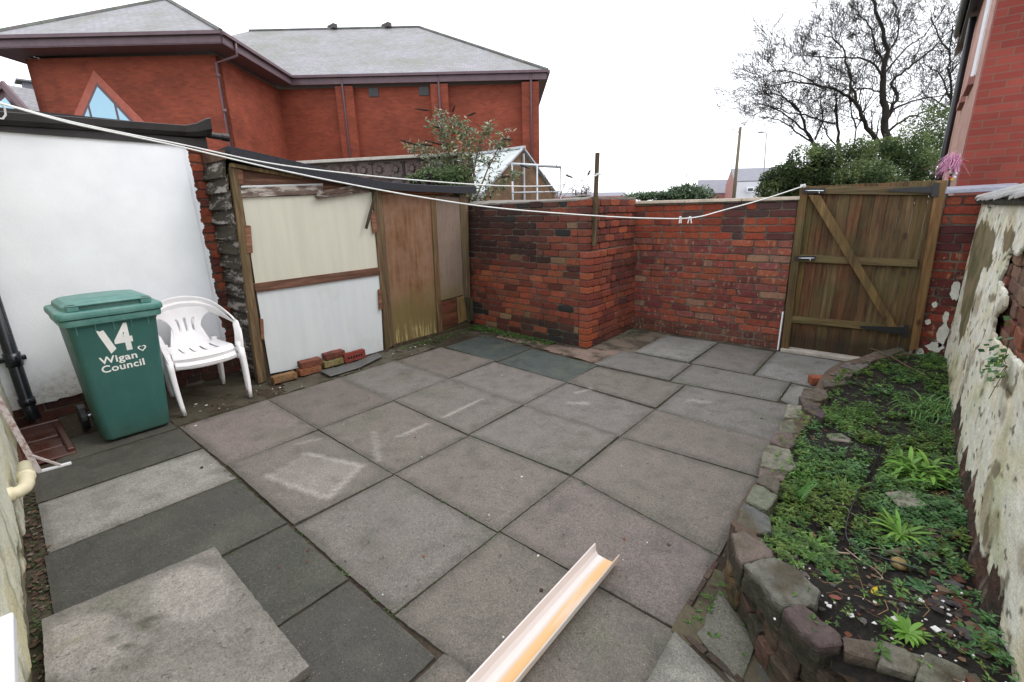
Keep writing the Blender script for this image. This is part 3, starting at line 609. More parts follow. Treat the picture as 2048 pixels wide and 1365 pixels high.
def clump(name, label, cat, p, n_, L, w, cols, el=(.3, 1.3), droop=(.3, .9), seg=5, spread=.03):
    t_ = thing(name, label, cat, p); mb = MB()
    for k in range(n_):
        a = rnd.uniform(0, 6.283); e = rnd.uniform(*el); d = Vector((math.cos(a), math.sin(a), e)); l = L*rnd.uniform(.6, 1.1)
        mb.leaf(p+Vector((rnd.gauss(0, spread), rnd.gauss(0, spread), -.004)), d, w*rnd.uniform(.7, 1.2), l, col=jc(rnd.choice(cols), .2), droop=rnd.uniform(*droop), seg=seg)
    mb.build('leaves', M['leaf'], t_, smooth=True); return t_
BR = [(.17, .36, .05), (.22, .42, .07), (.13, .28, .045)]
clump('leafy_plant', 'lush bright green plant with broad arching strap leaves close to the peeling wall', 'plant', bedp(1835, 945), 110, .27, .020, BR, (.3, 1.5), (.3, 1.0), 6, .045)
clump('leafy_plant', 'smaller tuft of broad strap leaves right beside the lush bright green plant', 'plant', bedp(1895, 955), 40, .18, .018, BR, (.3, 1.3), (.3, 1.), 6, .03)
clump('grass_tuft', 'loose tuft of long thin green grass blades at the wall foot midway along the bed', 'grass', bedp(1870, 825), 150, .34, .0075, [(.15, .30, .08), (.20, .35, .12), (.11, .23, .05)], (.4, 2.), (.4, 1.1), 5, .08)
clump('grass_tuft', 'feathery fresh green tuft in the middle of the bed left of the black cable', 'grass', bedp(1690, 985), 170, .16, .005, [(.13, .26, .04), (.17, .3, .06)], (.4, 1.6), (.2, .6), 3, .025)
# fern-like upright fronds
fp = bedp(1595, 1005); t_ = thing('fern', 'upright ferny plant with toothed fronds beside the stone edging', 'plant', fp); mb = MB()
for k in range(9):
    a = rnd.uniform(0, 6.283); d = Vector((math.cos(a)*.45, math.sin(a)*.45, 1.)).normalized(); L = rnd.uniform(.17, .28); c = jc((.11, .26, .06), .2)
    for q in range(12):
        f_ = (q+1)/12; pp = fp+d*L*f_+Vector((math.cos(a), math.sin(a), 0))*.05*f_*f_; sd_ = d.cross(Vector((-math.sin(a), math.cos(a), .2))).normalized()
        for s_ in (-1, 1): mb.leaf(pp, sd_*s_+d*.5, .011, .040*(1.15-f_), nrm=(math.cos(a), math.sin(a), .5), col=jc(c, .15))
mb.build('fronds', M['leaf'], t_)
def rosette(label, p, n_, L, w, cols=BR, el=(.15, .5)):
    t_ = thing('weed_rosette', label, 'weed', p); mb = MB()
    for k in range(n_):
        a = k*2.4+rnd.uniform(-.2, .2); d = Vector((math.cos(a), math.sin(a), rnd.uniform(*el))); l = L*rnd.uniform(.7, 1.1)
        mb.leaf(p+Vector((0, 0, .004)), d, w, l, col=jc(rnd.choice(cols), .18), droop=rnd.uniform(.1, .45), seg=6)
    mb.build('leaves', M['leaf'], t_, smooth=True)
rosette('large dandelion rosette with long toothed leaves below the flat slates in the bed', bedp(1800, 1072), 30, .17, .017, el=(.2, .9))
rosette('low open rosette of long green leaves by the white litter near the stone edging', bedp(1630, 1095), 18, .11, .016)
rosette('small round-leaved rosette on bare soil below the round pebble', bedp(1840, 1175), 11, .055, .018, [(.07, .19, .07), (.1, .23, .09)])
rosette('round-leaved green rosette just inside the big front edging stones', bedp(1662, 1160), 16, .05, .017, [(.07, .18, .06), (.1, .22, .08)], (.2, .9))
rosette('spreading rosette with pale green leaves behind the two pale front edging stones', bedp(1815, 1268), 30, .085, .013, BR, (.2, .8))
rosette('narrow-leaved weed rosette at the right rear of the two pale front stones', bedp(1925, 1265), 9, .05, .014, [(.08, .2, .05)])
mp = bedp(1905, 1000)
clump('dry_tuft', 'dry straw-coloured tuft behind the flat slates in the bed', 'dead grass', mp, 90, .07, .003, [(.35, .26, .08), (.3, .2, .07)], (.2, .9), (.2, .7), 3, .035)
# stones, litter in bed
def flatstone(label, px, z, col, name='flat_stone', cat='stone', th=.014, m=None):
    if z > .05: z = bedp(sum(q[0] for q in px)/len(px), sum(q[1] for q in px)/len(px)).z+(.03 if 'upper' in label else .016)
    P = [g(x, y, z) for x, y in px]; c = sum(P, Vector())/len(P); t_ = thing(name, label, cat, (c.x, c.y, z-th), None)
    rock(name+'_body', P, z-th, m or M['slate'], t_, col, 2, .002, tuple(v*.8 for v in col)); return t_
flatstone('pale grey-green flat slate, the upper of two overlapping slates in the bed', [(1770, 984), (1822, 978), (1856, 1010), (1840, 1014), (1800, 1012)], .125, (.24, .23, .17))
flatstone('darker flat slate tucked beneath the pale grey-green slate in the bed', [(1776, 1008), (1800, 1014), (1856, 1014), (1862, 1030), (1800, 1022)], .10, (.14, .15, .12))
flatstone('brown flat stone under the dandelion rosette', [(1768, 1100), (1800, 1092), (1840, 1086), (1822, 1106), (1780, 1108)], .135, (.15, .09, .07))
flatstone('small grey slate peeping out of the weeds in the middle of the bed', [(1652, 868), (1680, 866), (1704, 878), (1700, 884), (1662, 880)], .085, (.22, .19, .16))
flatstone('dark slate offcut lying in the rubble by the wall foot', [(1888, 1125), (1912, 1108), (1935, 1130), (1925, 1150), (1905, 1146)], .17, (.035, .035, .042))
flatstone('blue-grey slate offcut leaning in the rubble near the wall', [(1880, 1160), (1900, 1158), (1928, 1170), (1920, 1182), (1884, 1172)], .19, (.10, .10, .11))
flatstone('reddish brown flat stone in the rubble by the wall foot', [(1840, 1105), (1866, 1100), (1880, 1112), (1850, 1118)], .145, (.17, .09, .07))
flatstone('thin brown slate sliver behind the front edging stones', [(1585, 1135), (1612, 1142), (1626, 1158), (1606, 1152)], .235, (.13, .10, .09))
pp = bedp(1797, 1135); t_ = thing('pebble', 'smooth round yellowish pebble lying on the bed soil', 'pebble', pp); mb = MB()
rings = []
for i in range(9):
    a = math.pi*(i+.001)/8.002; rings.append([Vector((pp.x+.03*math.sin(a)*math.cos(b*math.pi/8)*1.0, pp.y+.036*math.sin(a)*math.sin(b*math.pi/8), pp.z+.018-.02*math.cos(a))) for b in range(16)])
mb.loft(rings, (.30, .22, .10)); fixn(mb.build('pebble_body', M['attr_matte'], t_, smooth=True))
def wire(name, label, cat, pxs, r, m, lift=.006, parent=None):
    pts = [bedp(x, y)+Vector((0, 0, lift+rnd.uniform(0, .004))) for x, y in pxs]; sp = []
    for i in range(len(pts)-1):
        p0, p1, p2, p3 = pts[max(0, i-1)], pts[i], pts[i+1], pts[min(len(pts)-1, i+2)]
        for k in range(6): t_ = k/6; sp.append(.5*((2*p1)+(-p0+p2)*t_+(2*p0-5*p1+4*p2-p3)*t_*t_+(-p0+3*p1-3*p2+p3)*t_**3))
    sp.append(pts[-1]); mb = MB(); mb.tube(sp, r, 6); t_ = thing(name, label, cat, pts[0]); mb.build(name+'_body', m, t_, smooth=True)
wire('cable', 'thin black cable snaking down the middle of the planting bed', 'cable', [(1765, 885), (1748, 935), (1725, 975), (1708, 1010), (1693, 1050), (1690, 1085), (1705, 1105), (1740, 1122), (1790, 1138), (1840, 1155)], .0035, M['blackpipe'], .03)
M['stick'] = simple('pale_stick', (.45, .36, .27), .7); M['twig'] = simple('brown_twig', (.17, .10, .06), .8)
wire('stick', 'short pale peeled stick lying beside the black cable', 'stick', [(1652, 1104), (1675, 1109), (1698, 1111)], .0045, M['stick'])
wire('twig', 'long thin twig lying from the stone edging towards the wall near the gate', 'twig', [(1738, 703), (1770, 716), (1810, 735), (1850, 758)], .004, M['twig'], .03)
wire('twig', 'bent brown twig lying below the black cable', 'twig', [(1690, 1100), (1720, 1125), (1748, 1142), (1765, 1160)], .0022, M['stick'])
wire('twig', 'thin straw-coloured twig left of the dandelion rosette', 'twig', [(1690, 1020), (1710, 1035), (1730, 1045), (1738, 1058)], .0018, M['stick'])
wire('twig', 'fine pale twig crossing the soil above the round pebble', 'twig', [(1708, 1112), (1740, 1100), (1775, 1105)], .0018, M['stick'])
lb = MB()
for k in range(520):
    y = rnd.choice((rnd.uniform(1.4, 2.4), rnd.uniform(1.4, 5.2))); x = rnd.uniform(-.3, .38)
    if inpoly(x-.1, y-.06, EDGE+[(.46, 5.46), (.46, 1.2)]):
        chip(lb, x, y, soilz(x, y)+.004, rnd.uniform(.004, .014), rnd.choice([(.16, .06, .035), (.10, .06, .04), (.06, .05, .045), (.2, .12, .07), (.05, .035, .03), (.12, .11, .1)]))
for k in range(90):
    x, y = rnd.uniform(-.15, .38), 1.4+abs(rnd.gauss(0, .35)); chip(lb, x, y, soilz(x, y)+.008, rnd.uniform(.002, .0075), (.75, .74, .72))
for px, py in ((1660, 1062), (1663, 1070), (1700, 1093), (1657, 1220), (1702, 1238), (1870, 1265), (1840, 1210), (1790, 1244), (1735, 935)): p = bedp(px, py); chip(lb, p.x, p.y, p.z+.01, .013, (.78, .77, .74))
for k in range(150):
    x, y = rnd.uniform(-.25, .38), rnd.uniform(1.45, 2.9); a = rnd.uniform(0, 6.28); l = rnd.uniform(.02, .09); z = soilz(x, y)+.008; lb.tube([(x, y, z), (x+l*.5*math.cos(a), y+l*.5*math.sin(a), z+rnd.uniform(0, .014)), (x+l*math.cos(a+.4), y+l*math.sin(a+.4), z)], .0011, 3, rnd.choice([(.3, .2, .1), (.14, .09, .05), (.22, .13, .07)]))
for k in range(150): # rubble beside the wall foot
    x, y = .36-abs(rnd.gauss(0, .05)), rnd.uniform(1.6, 2.9); chip(lb, x, y, soilz(x, y)+.005, rnd.uniform(.008, .026), rnd.choice([(.12, .05, .035), (.07, .06, .06), (.16, .12, .08), (.05, .04, .04)]))
tag(lb.build('bed_litter', M['attr_matte']), 'brown leaf scraps, rubble and white paint flakes strewn over the bed soil', 'litter', kind='stuff')
p = bedp(1742, 1195); t_ = thing('dead_leaf', 'bright yellow dead leaf on the soil near the front stones', 'leaf', p); mb = MB()
mb.leaf(p+Vector((0, 0, .012)), (.3, 1, .1), .016, .04, col=(.75, .52, .02), seg=3); mb.leaf(p+Vector((.008, 0, .012)), (1, .3, .1), .01, .022, col=(.75, .52, .02), seg=3); mb.build('leaf_blade', M['leaf'], t_)
p = bedp(1668, 1202); t_ = thing('dead_leaf', 'rust-red dead leaf on the soil behind the front edging stones', 'leaf', p); mb = MB(); mb.leaf(p+Vector((-.015, 0, .012)), (1, .2, .1), .022, .036, col=(.3, .08, .05), seg=3); mb.build('leaf_blade', M['leaf'], t_)
# ================================================================ BRICKWORK
def one_brick(mb, O, d, n, u0, u1, z0, z1, col, depth=.03, proud=0., ch=.0035, j=.0022):
    """a rounded, slightly irregular brick face on the plane through O along d, facing n"""
    k = 4; pts = []
    for i in range(k): pts.append((lerp(u0, u1, i/k), z0))
    pts.append((u1, z0)); pts.append((u1, (z0+z1)/2))
    for i in range(k): pts.append((lerp(u1, u0, i/k), z1))
    pts.append((u0, z1)); pts.append((u0, (z0+z1)/2))
    cu, cz = (u0+u1)/2, (z0+z1)/2; hu, hz = (u1-u0)/2, (z1-z0)/2
    pts = [(p[0]+rnd.uniform(-j, j), p[1]+rnd.uniform(-j, j)) for p in pts]
    def rnd_c(p): # pull corners in
        fu, fz = abs(p[0]-cu)/hu, abs(p[1]-cz)/hz
        if fu > .85 and fz > .85: return (cu+(p[0]-cu)*(1-.0045/max(hu, .02)), cz+(p[1]-cz)*(1-.0035/hz))
        return p
    pts = [rnd_c(p) for p in pts]; m = len(pts)
    def P(p, q, s): # s = inset
        uu = cu+(p[0]-cu)*(1-s/hu); zz = cz+(p[1]-cz)*(1-s/hz); r_ = O+d*uu+n*q; return Vector((r_.x, r_.y, O.z+zz))
    vs = [P(p, -depth, 0) for p in pts]+[P(p, proud-ch, 0) for p in pts]+[P(p, proud+rnd.uniform(-.0008, .0008), ch) for p in pts]
    fs = [(i, (i+1) % m, m+(i+1) % m, m+i) for i in range(m)]+[(m+i, m+(i+1) % m, 2*m+(i+1) % m, 2*m+i) for i in range(m)]+[tuple(2*m+i for i in range(m))]
    mb.add(vs, fs, col)
def brickwork(mb, O, d, n, L, z0, z1, colf, course=.077, start=0., ends=(0, 0), keep=None, rough=1.):
    O = Vector(O); d = Vector(d).normalized(); n = Vector(n).normalized(); nc = int(round((z1-z0)/course))
    for i in range(nc):
        za = z0+i*course+.005; zb = za+course-.0105
        u = ends[i % 2] if ends[0] or ends[1] else -rnd.choice((0, .06, .112, .165)); head = rnd.random() < .0
        endu = L
        while u < endu-.03:
            l = .1025 if (rnd.random() < .2) else .215; a, b = max(u, 0.), min(u+l, endu)
            if endu-b < .05: b = endu
            if b-a > .035:
                ua = a+.001; uc = (a+b)/2
                if keep is None or keep(uc, (za+zb)/2):
                    sag = .006*N(uc*1.3, i*.4)*rough
                    one_brick(mb, O, d, n, a+.0, b-.0+0, za+sag, zb+sag, colf(uc, (za+zb)/2), proud=rnd.uniform(-.004, .003)*rough, j=.0028*rough)
            u = b+.010
RED = [(.33, .055, .025), (.42, .085, .035), (.28, .045, .025), (.22, .035, .025), (.15, .035, .03), (.36, .075, .04)]
def c_back(u, z):
    if z > 1.16: return jc(rnd.choice([(.38, .068, .03), (.42, .085, .035), (.35, .06, .028), (.14, .04, .035), (.10, .045, .042)]), .15)
    c = rnd.choice([(.34, .078, .047), (.29, .06, .044), (.37, .095, .052), (.24, .055, .047), (.30, .09, .07), (.20, .048, .04), (.38, .09, .046)])
    if rnd.random() < .05: c = mixc(c, (.42, .27, .17), rnd.uniform(.4, .8))
    if z < .12: c = mixc(c, (.10, .06, .035), .5)
    return jc(c, .18)
def c_store(u, z):
    c = rnd.choice([(.35, .082, .042), (.41, .11, .048), (.30, .065, .036), (.28, .085, .048), (.22, .05, .032), (.38, .09, .046)])
    if rnd.random() < .06: c = (.32, .19, .10)
    soot = sst(.68, 1.15, z+.1*fbm(u*3, z*3, 2))*(1-.85*sst(1.1, 1.8, u))+.65*sst(.1, .5, fbm(u*2, z*3, 4))+.3*sst(.3, .0, u); foot = sst(.33, .16, z)*sst(.9, 1.2, u) if z < .34 else 0
    k = max(min(1, soot*rnd.uniform(.7, 1.35)), foot*(1 if u < 1.83 else .0)*(1 if rnd.random() < .8 else .2))
    c = mixc(c, (.026, .017, .016) if foot < .5 else (.022, .026, .024), k*.92)
    if rnd.random() < .05: c = (.03, .032, .03)
    return jc(c, .15)
def c_side(u, z):
    c = rnd.choice([(.34, .074, .038), (.41, .10, .045), (.28, .06, .036), (.19, .045, .034), (.31, .082, .046)])
    return jc(mixc(c, (.05, .03, .028), .6*sst(.1, .5, fbm(u*3, z*3, 14))+.5*sst(.25, .05, z)), .18)
# ---- back wall
bw = thing('garden_wall', 'low red brick back wall with patchy buff bricks and a thin concrete coping beside the gate', 'brick wall', (-1.75, 5.6, 0))
mb = MB(); brickwork(mb, (-2.66, 5.475, 0), (1, 0, 0), (0, -1, 0), 1.765, 0, 1.54, c_back); mb.build('brickwork', M['brick'], bw)
mb = MB(); mb.box((-2.66, 5.483, -.05), (-.898, 5.69, 1.553)); mb.build('mortar_core', M['mortar'], bw)
mb = MB()
for a, b in ((-2.63, -2.02), (-2.015, -1.42), (-1.415, -.885)):
    mb.prism([(a, 5.445, 1.562-.012*(a+2.6)/1.7), (b, 5.445, 1.562-.012*(b+2.6)/1.7), (b, 5.72, 1.562-.012*(b+2.6)/1.7), (a, 5.72, 1.562-.012*(a+2.6)/1.7)], (0, 0, .034), (.55, .47, .38))
bev(fixn(mb.build('coping', M['attr_matte'], bw)), .006)
mb = MB(); mb.box((-2.64, 5.462, 1.54), (-.9, 5.7, 1.566)); mb.build('coping_bed', M['mortar'], bw)
# ---- store wall
st = thing('brick_store', 'sooty red brick corner store jutting out between the shed and the back wall', 'brick store', (-3.5, 5, 0))
cA, cB = Vector((-4.62, 4.50, 0)), Vector((-2.585, 4.315, 0)); dF = (cB-cA).normalized(); nF = Vector((dF.y, -dF.x, 0)); LF = (cB-cA).length
mb = MB()
LFu = LF-.02
brickwork(mb, cA, dF, nF, LF-.118, 0, .077*14, c_store); brickwork(mb, cA, dF, nF, LF-.148, .077*14, .077*21, c_store)
# real corner bricks, turned about each course
for i in range(21):
    up_ = i >= 14; ox = .032 if up_ else 0.; cz = cB-dF*ox; z0_, z1_ = i*.077+.006, i*.077+.072
    lx, ly = (.108, .215) if i % 2 else (.108, .1025)
    o_ = rnd.uniform(-.003, .003); A_ = cz-dF*(lx)+nF*o_; B2 = cz+dF*o_+nF*o_; c_ = c_side(.1, z0_) if z0_ > .2 else jc((.40, .09, .035), .1)
    ins = .004
    Pb = [A_+dF*.0, B2, B2-nF*ly, A_-nF*ly]
    bb = [Vector((p.x, p.y, z0_)) for p in Pb]; tt = [Vector((p.x, p.y, z1_)) for p in Pb]; cc = sum(bb, Vector())/4
    def sh(P, k, dz): c3 = sum(P, Vector())/4; return [p+(c3-p).normalized()*k+Vector((0, 0, dz)) for p in P]
    mb.loft([sh(bb, .006, 0), sh(bb, 0, .005), sh(tt, 0, -.005), sh(tt, .006, 0)], c_)
nS = Vector((1, 0, 0))
for i in range(21):
    ox = .032 if i >= 14 else 0.; s0 = .225 if i % 2 else .1125
    O_ = cB-dF*ox-nF*s0; L_ = 5.48-O_.y
    brickwork(mb, O_, (-.012, 1, 0), nS, L_, i*.077, (i+1)*.077, c_side, start=0)
mb.build('brickwork', M['brick'], st)
mb = MB()
q = [cA-nF*.012, cB-nF*.010-dF*.01, Vector((-2.598, 5.48, 0)), Vector((-4.62, 5.9, 0))]
mb.prism([Vector((p.x, p.y, -.05)) for p in q], (0, 0, .05+14*.077)); q2 = [cA-nF*.012, cB-nF*.010-dF*.042, Vector((-2.632, 5.48, 0)), Vector((-4.62, 5.9, 0))]
mb.prism([Vector((p.x, p.y, 14*.077)) for p in q2], (0, 0, 7*.077)); fixn(mb.build('mortar_core', M['mortar'], st))
cp = MB(); n_ = 26; vs = []
for j in range(9):
    for i in range(n_+1):
        b_ = q2[0].lerp(q2[1], i/n_); e_ = q2[3].lerp(q2[2], i/n_); p = b_.lerp(e_, j/8)+nF*(.012 if j == 0 else 0)
        vs.append((p.x, p.y, 1.617+(.0 if j == 0 else .022)+.012*fbm(i*.5, j*.8)+(.02 if i < 8 else 0)*(j > 0)))
b0 = [(v[0], v[1], 1.60) for v in vs[:n_+1]]
cp.add(vs+b0, [(j*(n_+1)+i, j*(n_+1)+i+1, (j+1)*(n_+1)+i+1, (j+1)*(n_+1)+i) for j in range(8) for i in range(n_)]+[(9*(n_+1)+i, 9*(n_+1)+i+1, i+1, i) for i in range(n_)], (.21, .19, .17))
ve = [(vs[j*(n_+1)+n_][0], vs[j*(n_+1)+n_][1], z) for j in range(9) for z in (vs[j*(n_+1)+n_][2], 1.60)]
cp.add(ve, [(2*j, 2*j+1, 2*j+3, 2*j+2) for j in range(8)], (.21, .19, .17)); fixn(cp.build('mortar_cap', M['attr_matte'], st))
P_ = [aY(x, y, 4.6) for x, y in ((1126, 392), (1142, 387), (1160, 388), (1150, 392))]
c_ = Vector((-2.86, 4.6, 1.645)); t_ = thing('flat_stone', 'small pale slate lying on top of the sooty brick store', 'stone', c_); mb = MB()
mb.prism([c_+Vector(v) for v in ((-.12, -.05, 0), (.06, -.08, .01), (.11, .03, .012), (-.05, .08, .0))], (0, 0, .014), (.3, .28, .24)); bev(mb.build('stone_body', M['attr_matte'], t_), .003)
# stake
a_, b_ = aY(1195, 306, 4.46), aY(1188, 493, 4.43); t_ = thing('wooden_stake', 'rough upright timber stake fixed to the corner of the brick store carrying the washing line', 'stake', b_); mb = MB()
mb.bar(b_, lerp(a_, b_, .45), .046, .035, (0, 1, 0), (1, .95, .8)); mb.bar(lerp(a_, b_, .46)+Vector((0, -.004, 0)), a_, .04, .03, (0, 1, 0), (.85, .75, .6)); bev(mb.build('post', M['grey_wood'], t_), .004)
mb = MB(); k_ = aY(1194, 351, 4.44); 
for q in range(3): mb.lathe(k_+Vector((0, .022, q*.007)), [(.030, 0), (.032, .003), (.030, .006)], 12)
mb.build('knot', M['rope'], t_); STAKE = k_
# ---- right pier
pr_ = thing('brick_pier', 'narrow dark red brick gate pier topped with a slate-blue cap between gate and peeling wall', 'brick pier', (.3, 5.6, 0))
def c_pier(u, z): return jc(rnd.choice([(.22, .04, .03), (.30, .055, .03), (.16, .035, .03), (.12, .03, .03)] if z < 1.3 else [(.34, .06, .03), (.4, .09, .045), (.14, .04, .035)]), .2)
mb = MB(); brickwork(mb, (.185, 5.475, 0), (1, 0, 0), (0, -1, 0), .245, 0, .077*20, c_pier); mb.build('brickwork', M['brick'], pr_)
mb = MB(); mb.box((.188, 5.484, -.05), (.6, 5.8, 1.545)); mb.build('mortar_core', M['mortar'], pr_)
mb = MB(); mb.prism([(.17, 5.42, 1.56), (.62, 5.42, 1.57), (.62, 5.86, 1.60), (.17, 5.86, 1.59)], (0, 0, .035), (.30, .31, .38)); bev(mb.build('cap', M['slate'], pr_), .005)
mb = MB() # smears of white render left on the pier
for cx, cz, a, b in ((.375, .75, .03, .09), (.355, .52, .02, .05), (.36, .36, .035, .12), (.33, .24, .06, .05), (.265, .62, .02, .028), (.245, .46, .02, .025), (.235, .16, .03, .06)):
    m = 14; mb.prism([(cx+a*math.cos(i*6.283/m)*rnd.uniform(.7, 1.2), 5.468, cz+b*math.sin(i*6.283/m)*rnd.uniform(.7, 1.2)) for i in range(m)], (0, .01, 0), (.62, .62, .56))
fixn(mb.build('render_smear', M['render_attr'], pr_))
# ---- peeling wall on the right
XW = .405
rwl = thing('rendered_wall', 'tall peeling cream-rendered boundary wall with exposed brick patches and slate coping', 'wall', (.5, 3.4, 0))
def WP(px, py): p = aX(px, py, XW); return (p.y, p.z)
H1 = [WP(*q) for q in [(2014,507),(2024,504),(2029,516),(2039,497),(2060,492),(2120,480),(2160,700),(2080,742),(2048,736),(2030,715),(1999,691),(1987,664),(1992,634),(2012,611),(2012,590),(1994,562),(2009,529)]]
CR = [[WP(*q) for q in [(2016,506),(2004,522),(1994,558),(1990,590),(1984,622),(1974,655),(1966,682)]], [WP(*q) for q in [(1952,600),(1943,640),(1936,668)]], [WP(*q) for q in [(2042,450),(2034,464)]], [WP(*q) for q in [(1934,742),(1950,705),(1962,690)]], [WP(*q) for q in [(1976,412),(1984,418),(1978,424)]], [WP(2048, 930), WP(2020, 985), WP(1992, 1030)]]
BARE = [[WP(*q) for q in [(1962,440),(1985,450),(1992,470),(1988,520),(1966,545),(1950,600),(1935,660),(1918,690),(1925,600),(1938,520),(1948,465)]], [WP(*q) for q in [(2010,460),(2030,452),(2034,472),(2020,500),(2006,510)]]]
def botz(y):
    b = .02 if y > 3.1 else lerp(.02, .17, sst(3.1, 2.45, y)) if y > 2.45 else lerp(.17, .22, sst(2.4, 1.9, y))
    b += .035*fbm(y*2.4, 1)+.010*N(y*11, 5)
    for yc, w, h in ((4.28, .05, .30), (3.95, .10, .20), (2.22, .05, .12), (1.9, .05, .12), (2.6, .07, .05)): b += h*max(0, 1-abs(y-yc)/w)
    return b
rv = MB(); sc = .0125; Y0, Y1, Z0, Z1 = .7, 5.475, 0., 1.485; nx, nz = int((Y1-Y0)/sc), int((Z1-Z0)/sc)
def holed(y, z):
    if z < botz(y): return True
    return inpoly(y+.03*fbm(y*6, z*14, 1), z+.008*fbm(z*12, y*7, 7), H1)
idx = {}; vs = []; cs = []; fs = []; cells = set()
for j in range(nz):
    for i in range(nx):
        if not holed(Y0+(i+.5)*sc, Z0+(j+.5)*sc): cells.add((i, j))
def crd(y, z):
    d_ = 9
    for c in CR:
        for a, b in zip(c, c[1:]): d_ = min(d_, dseg(y, z, a, b))
    return d_
def rvid(i, j, back=0):
    k = (i, j, back)
    if k not in idx:
        y, z = Y0+i*sc, Z0+j*sc; idx[k] = len(vs); cdist = crd(y+.006*N(y*30, z*30), z+.006*N(z*30, y*30)) if 2.4 < y < 5.4 and z > .1 else 9
        x = XW+.012*fbm(y*1.8, z*1.8, 3)+.0018*fbm(y*12, z*12, 3)+(.012 if back else 0)+(.008 if cdist < .008 else 0); vs.append((x, y, z))
        s1 = fbm(y*4.5, z*6+y*1.5, 2); s2 = fbm(y*1.6, z*2.2+y, 8); s3 = fbm(y*4, z*10, 11)
        c = mixc((.86, .85, .74), (.84, .79, .62), sst(-.2, .4, s3)); c = mixc(c, (.62, .54, .33), .55*sst(.25, .6, fbm(y*2.6, z*1.6, 21)))
        c = mixc(c, (.46, .50, .22), .7*sst(-.05, .45, s2)*(1-.4*z)); c = mixc(c, (.30, .23, .14), .6*sst(.22, .5, fbm(y*3+z*2, z*3-y, 61))); c = mixc(c, (.19, .155, .10), .8*sst(.42, .56, s1+.35*s3+.15*N(y*18, z*30)))
        c = mixc(c, (.16, .16, .06), .85*sst(.28-.06*(y > 4), .0, z-.12*s2)*(.9 if y > 2.9 else .25)); c = mixc(c, (.06, .05, .03), .8*sst(.52, .62, fbm(y*11, z*22, 40))); k6 = .93+.14*fbm(y*15, z*22, 77); c = tuple(min(.9, q_*k6) for q_ in c)
        for B in BARE:
            if inpoly(y+.09*fbm(y*4, z*9, 5), z+.05*fbm(y*7, z*5, 9), B): c = mixc((.24, .19, .11), (.13, .125, .06), sst(-.3, .3, s1+.5*N(y*40, z*4)))
        if cdist < .02: c = mixc((.035, .025, .02), c, sst(.004, .013, cdist))
        cs.append(jc(c, .03))
    return idx[k]
for i, j in cells:
    fs.append((rvid(i, j+1), rvid(i+1, j+1), rvid(i+1, j), rvid(i, j)))
    for di, dj, a, b in ((1, 0, (1, 0), (1, 1)), (-1, 0, (0, 1), (0, 0)), (0, 1, (1, 1), (0, 1)), (0, -1, (0, 0), (1, 0))):
        if (i+di, j+dj) not in cells: fs.append((rvid(i+a[0], j+a[1]), rvid(i+b[0], j+b[1]), rvid(i+b[0], j+b[1], 1), rvid(i+a[0], j+a[1], 1)))
rv.add(vs, fs, cs); rv.build('render_coat', M['render_attr'], rwl, smooth=True)
mb = MB()
def c_rw(u, z): return jc(rnd.choice([(.26, .09, .05), (.22, .12, .08), (.30, .10, .05), (.16, .10, .07), (.28, .15, .10)]), .2)
brickwork(mb, (XW+.022, 2.2, .5), (0, 1, 0), (-1, 0, 0), 2.1, 0, .077*11, c_rw, rough=2.6); mb.build('exposed_brick', M['brick'], rwl)
mb = MB(); mb.box((XW+.034, .6, -.05), (.62, 5.47, 1.5)); mb.build('mortar_core', M['mortar'], rwl)
mb = MB(); vs = []; cs = []; ny = 170 # rough rubble foot
for j in range(16):
    for i in range(ny+1):
        y = .8+(3.9-.8)*i/ny; z = -.02+j*.024; vs.append((XW+.026-.045*max(0, 1-z/.5)+.022*fbm(y*5, z*2.2, 3)+.006*N(y*30, z*30), y, z))
        k = fbm(y*7, z*2., 5); cs.append(mixc(mixc((.085, .042, .030), (.045, .036, .027), sst(-.2, .25, k)), (.22, .16, .13), .8*sst(.3, .55, fbm(y*18, z*5, 2))))
mb.add(vs, [(j*(ny+1)+i, (j+1)*(ny+1)+i, (j+1)*(ny+1)+i+1, j*(ny+1)+i+1) for j in range(15) for i in range(ny)], cs); fixn(mb.build('rubble_foot', M['stone'], rwl))
y = 5.40
while y > .8:
    w = rnd.uniform(.26, .36); dz = rnd.uniform(-.005, .008); sk = rnd.uniform(-.01, .01); mb = MB()
    mb.prism([(.352+rnd.uniform(-.008, .008), y-w, 1.498+dz+.012), (.352+rnd.uniform(-.008, .008), y-.012, 1.498+dz), (.66, y-.012+sk, 1.60+dz), (.66, y-w+sk, 1.612+dz)], (0, 0, .02), jc((.42, .42, .41), .12))
    bev(mb.build('coping_slate', M['slate'], rwl), .003); y -= w
mb = MB(); vs = []; n_ = 300
for i in range(n_+1):
    y = .8+4.62*i/n_; vs += [(.372+.012*fbm(y*14, 3), y, 1.478+.006*N(y*30)), (.366+.012*fbm(y*11, 9), y, 1.505)]
mb.add(vs, [(2*i, 2*i+1, 2*i+3, 2*i+2) for i in range(n_)], (.05, .05, .04)); mb.box((.385, .8, 1.478), (.64, 5.42, 1.51), (.05, .05, .04)); mb.build('coping_bed', M['attr_matte'], rwl)
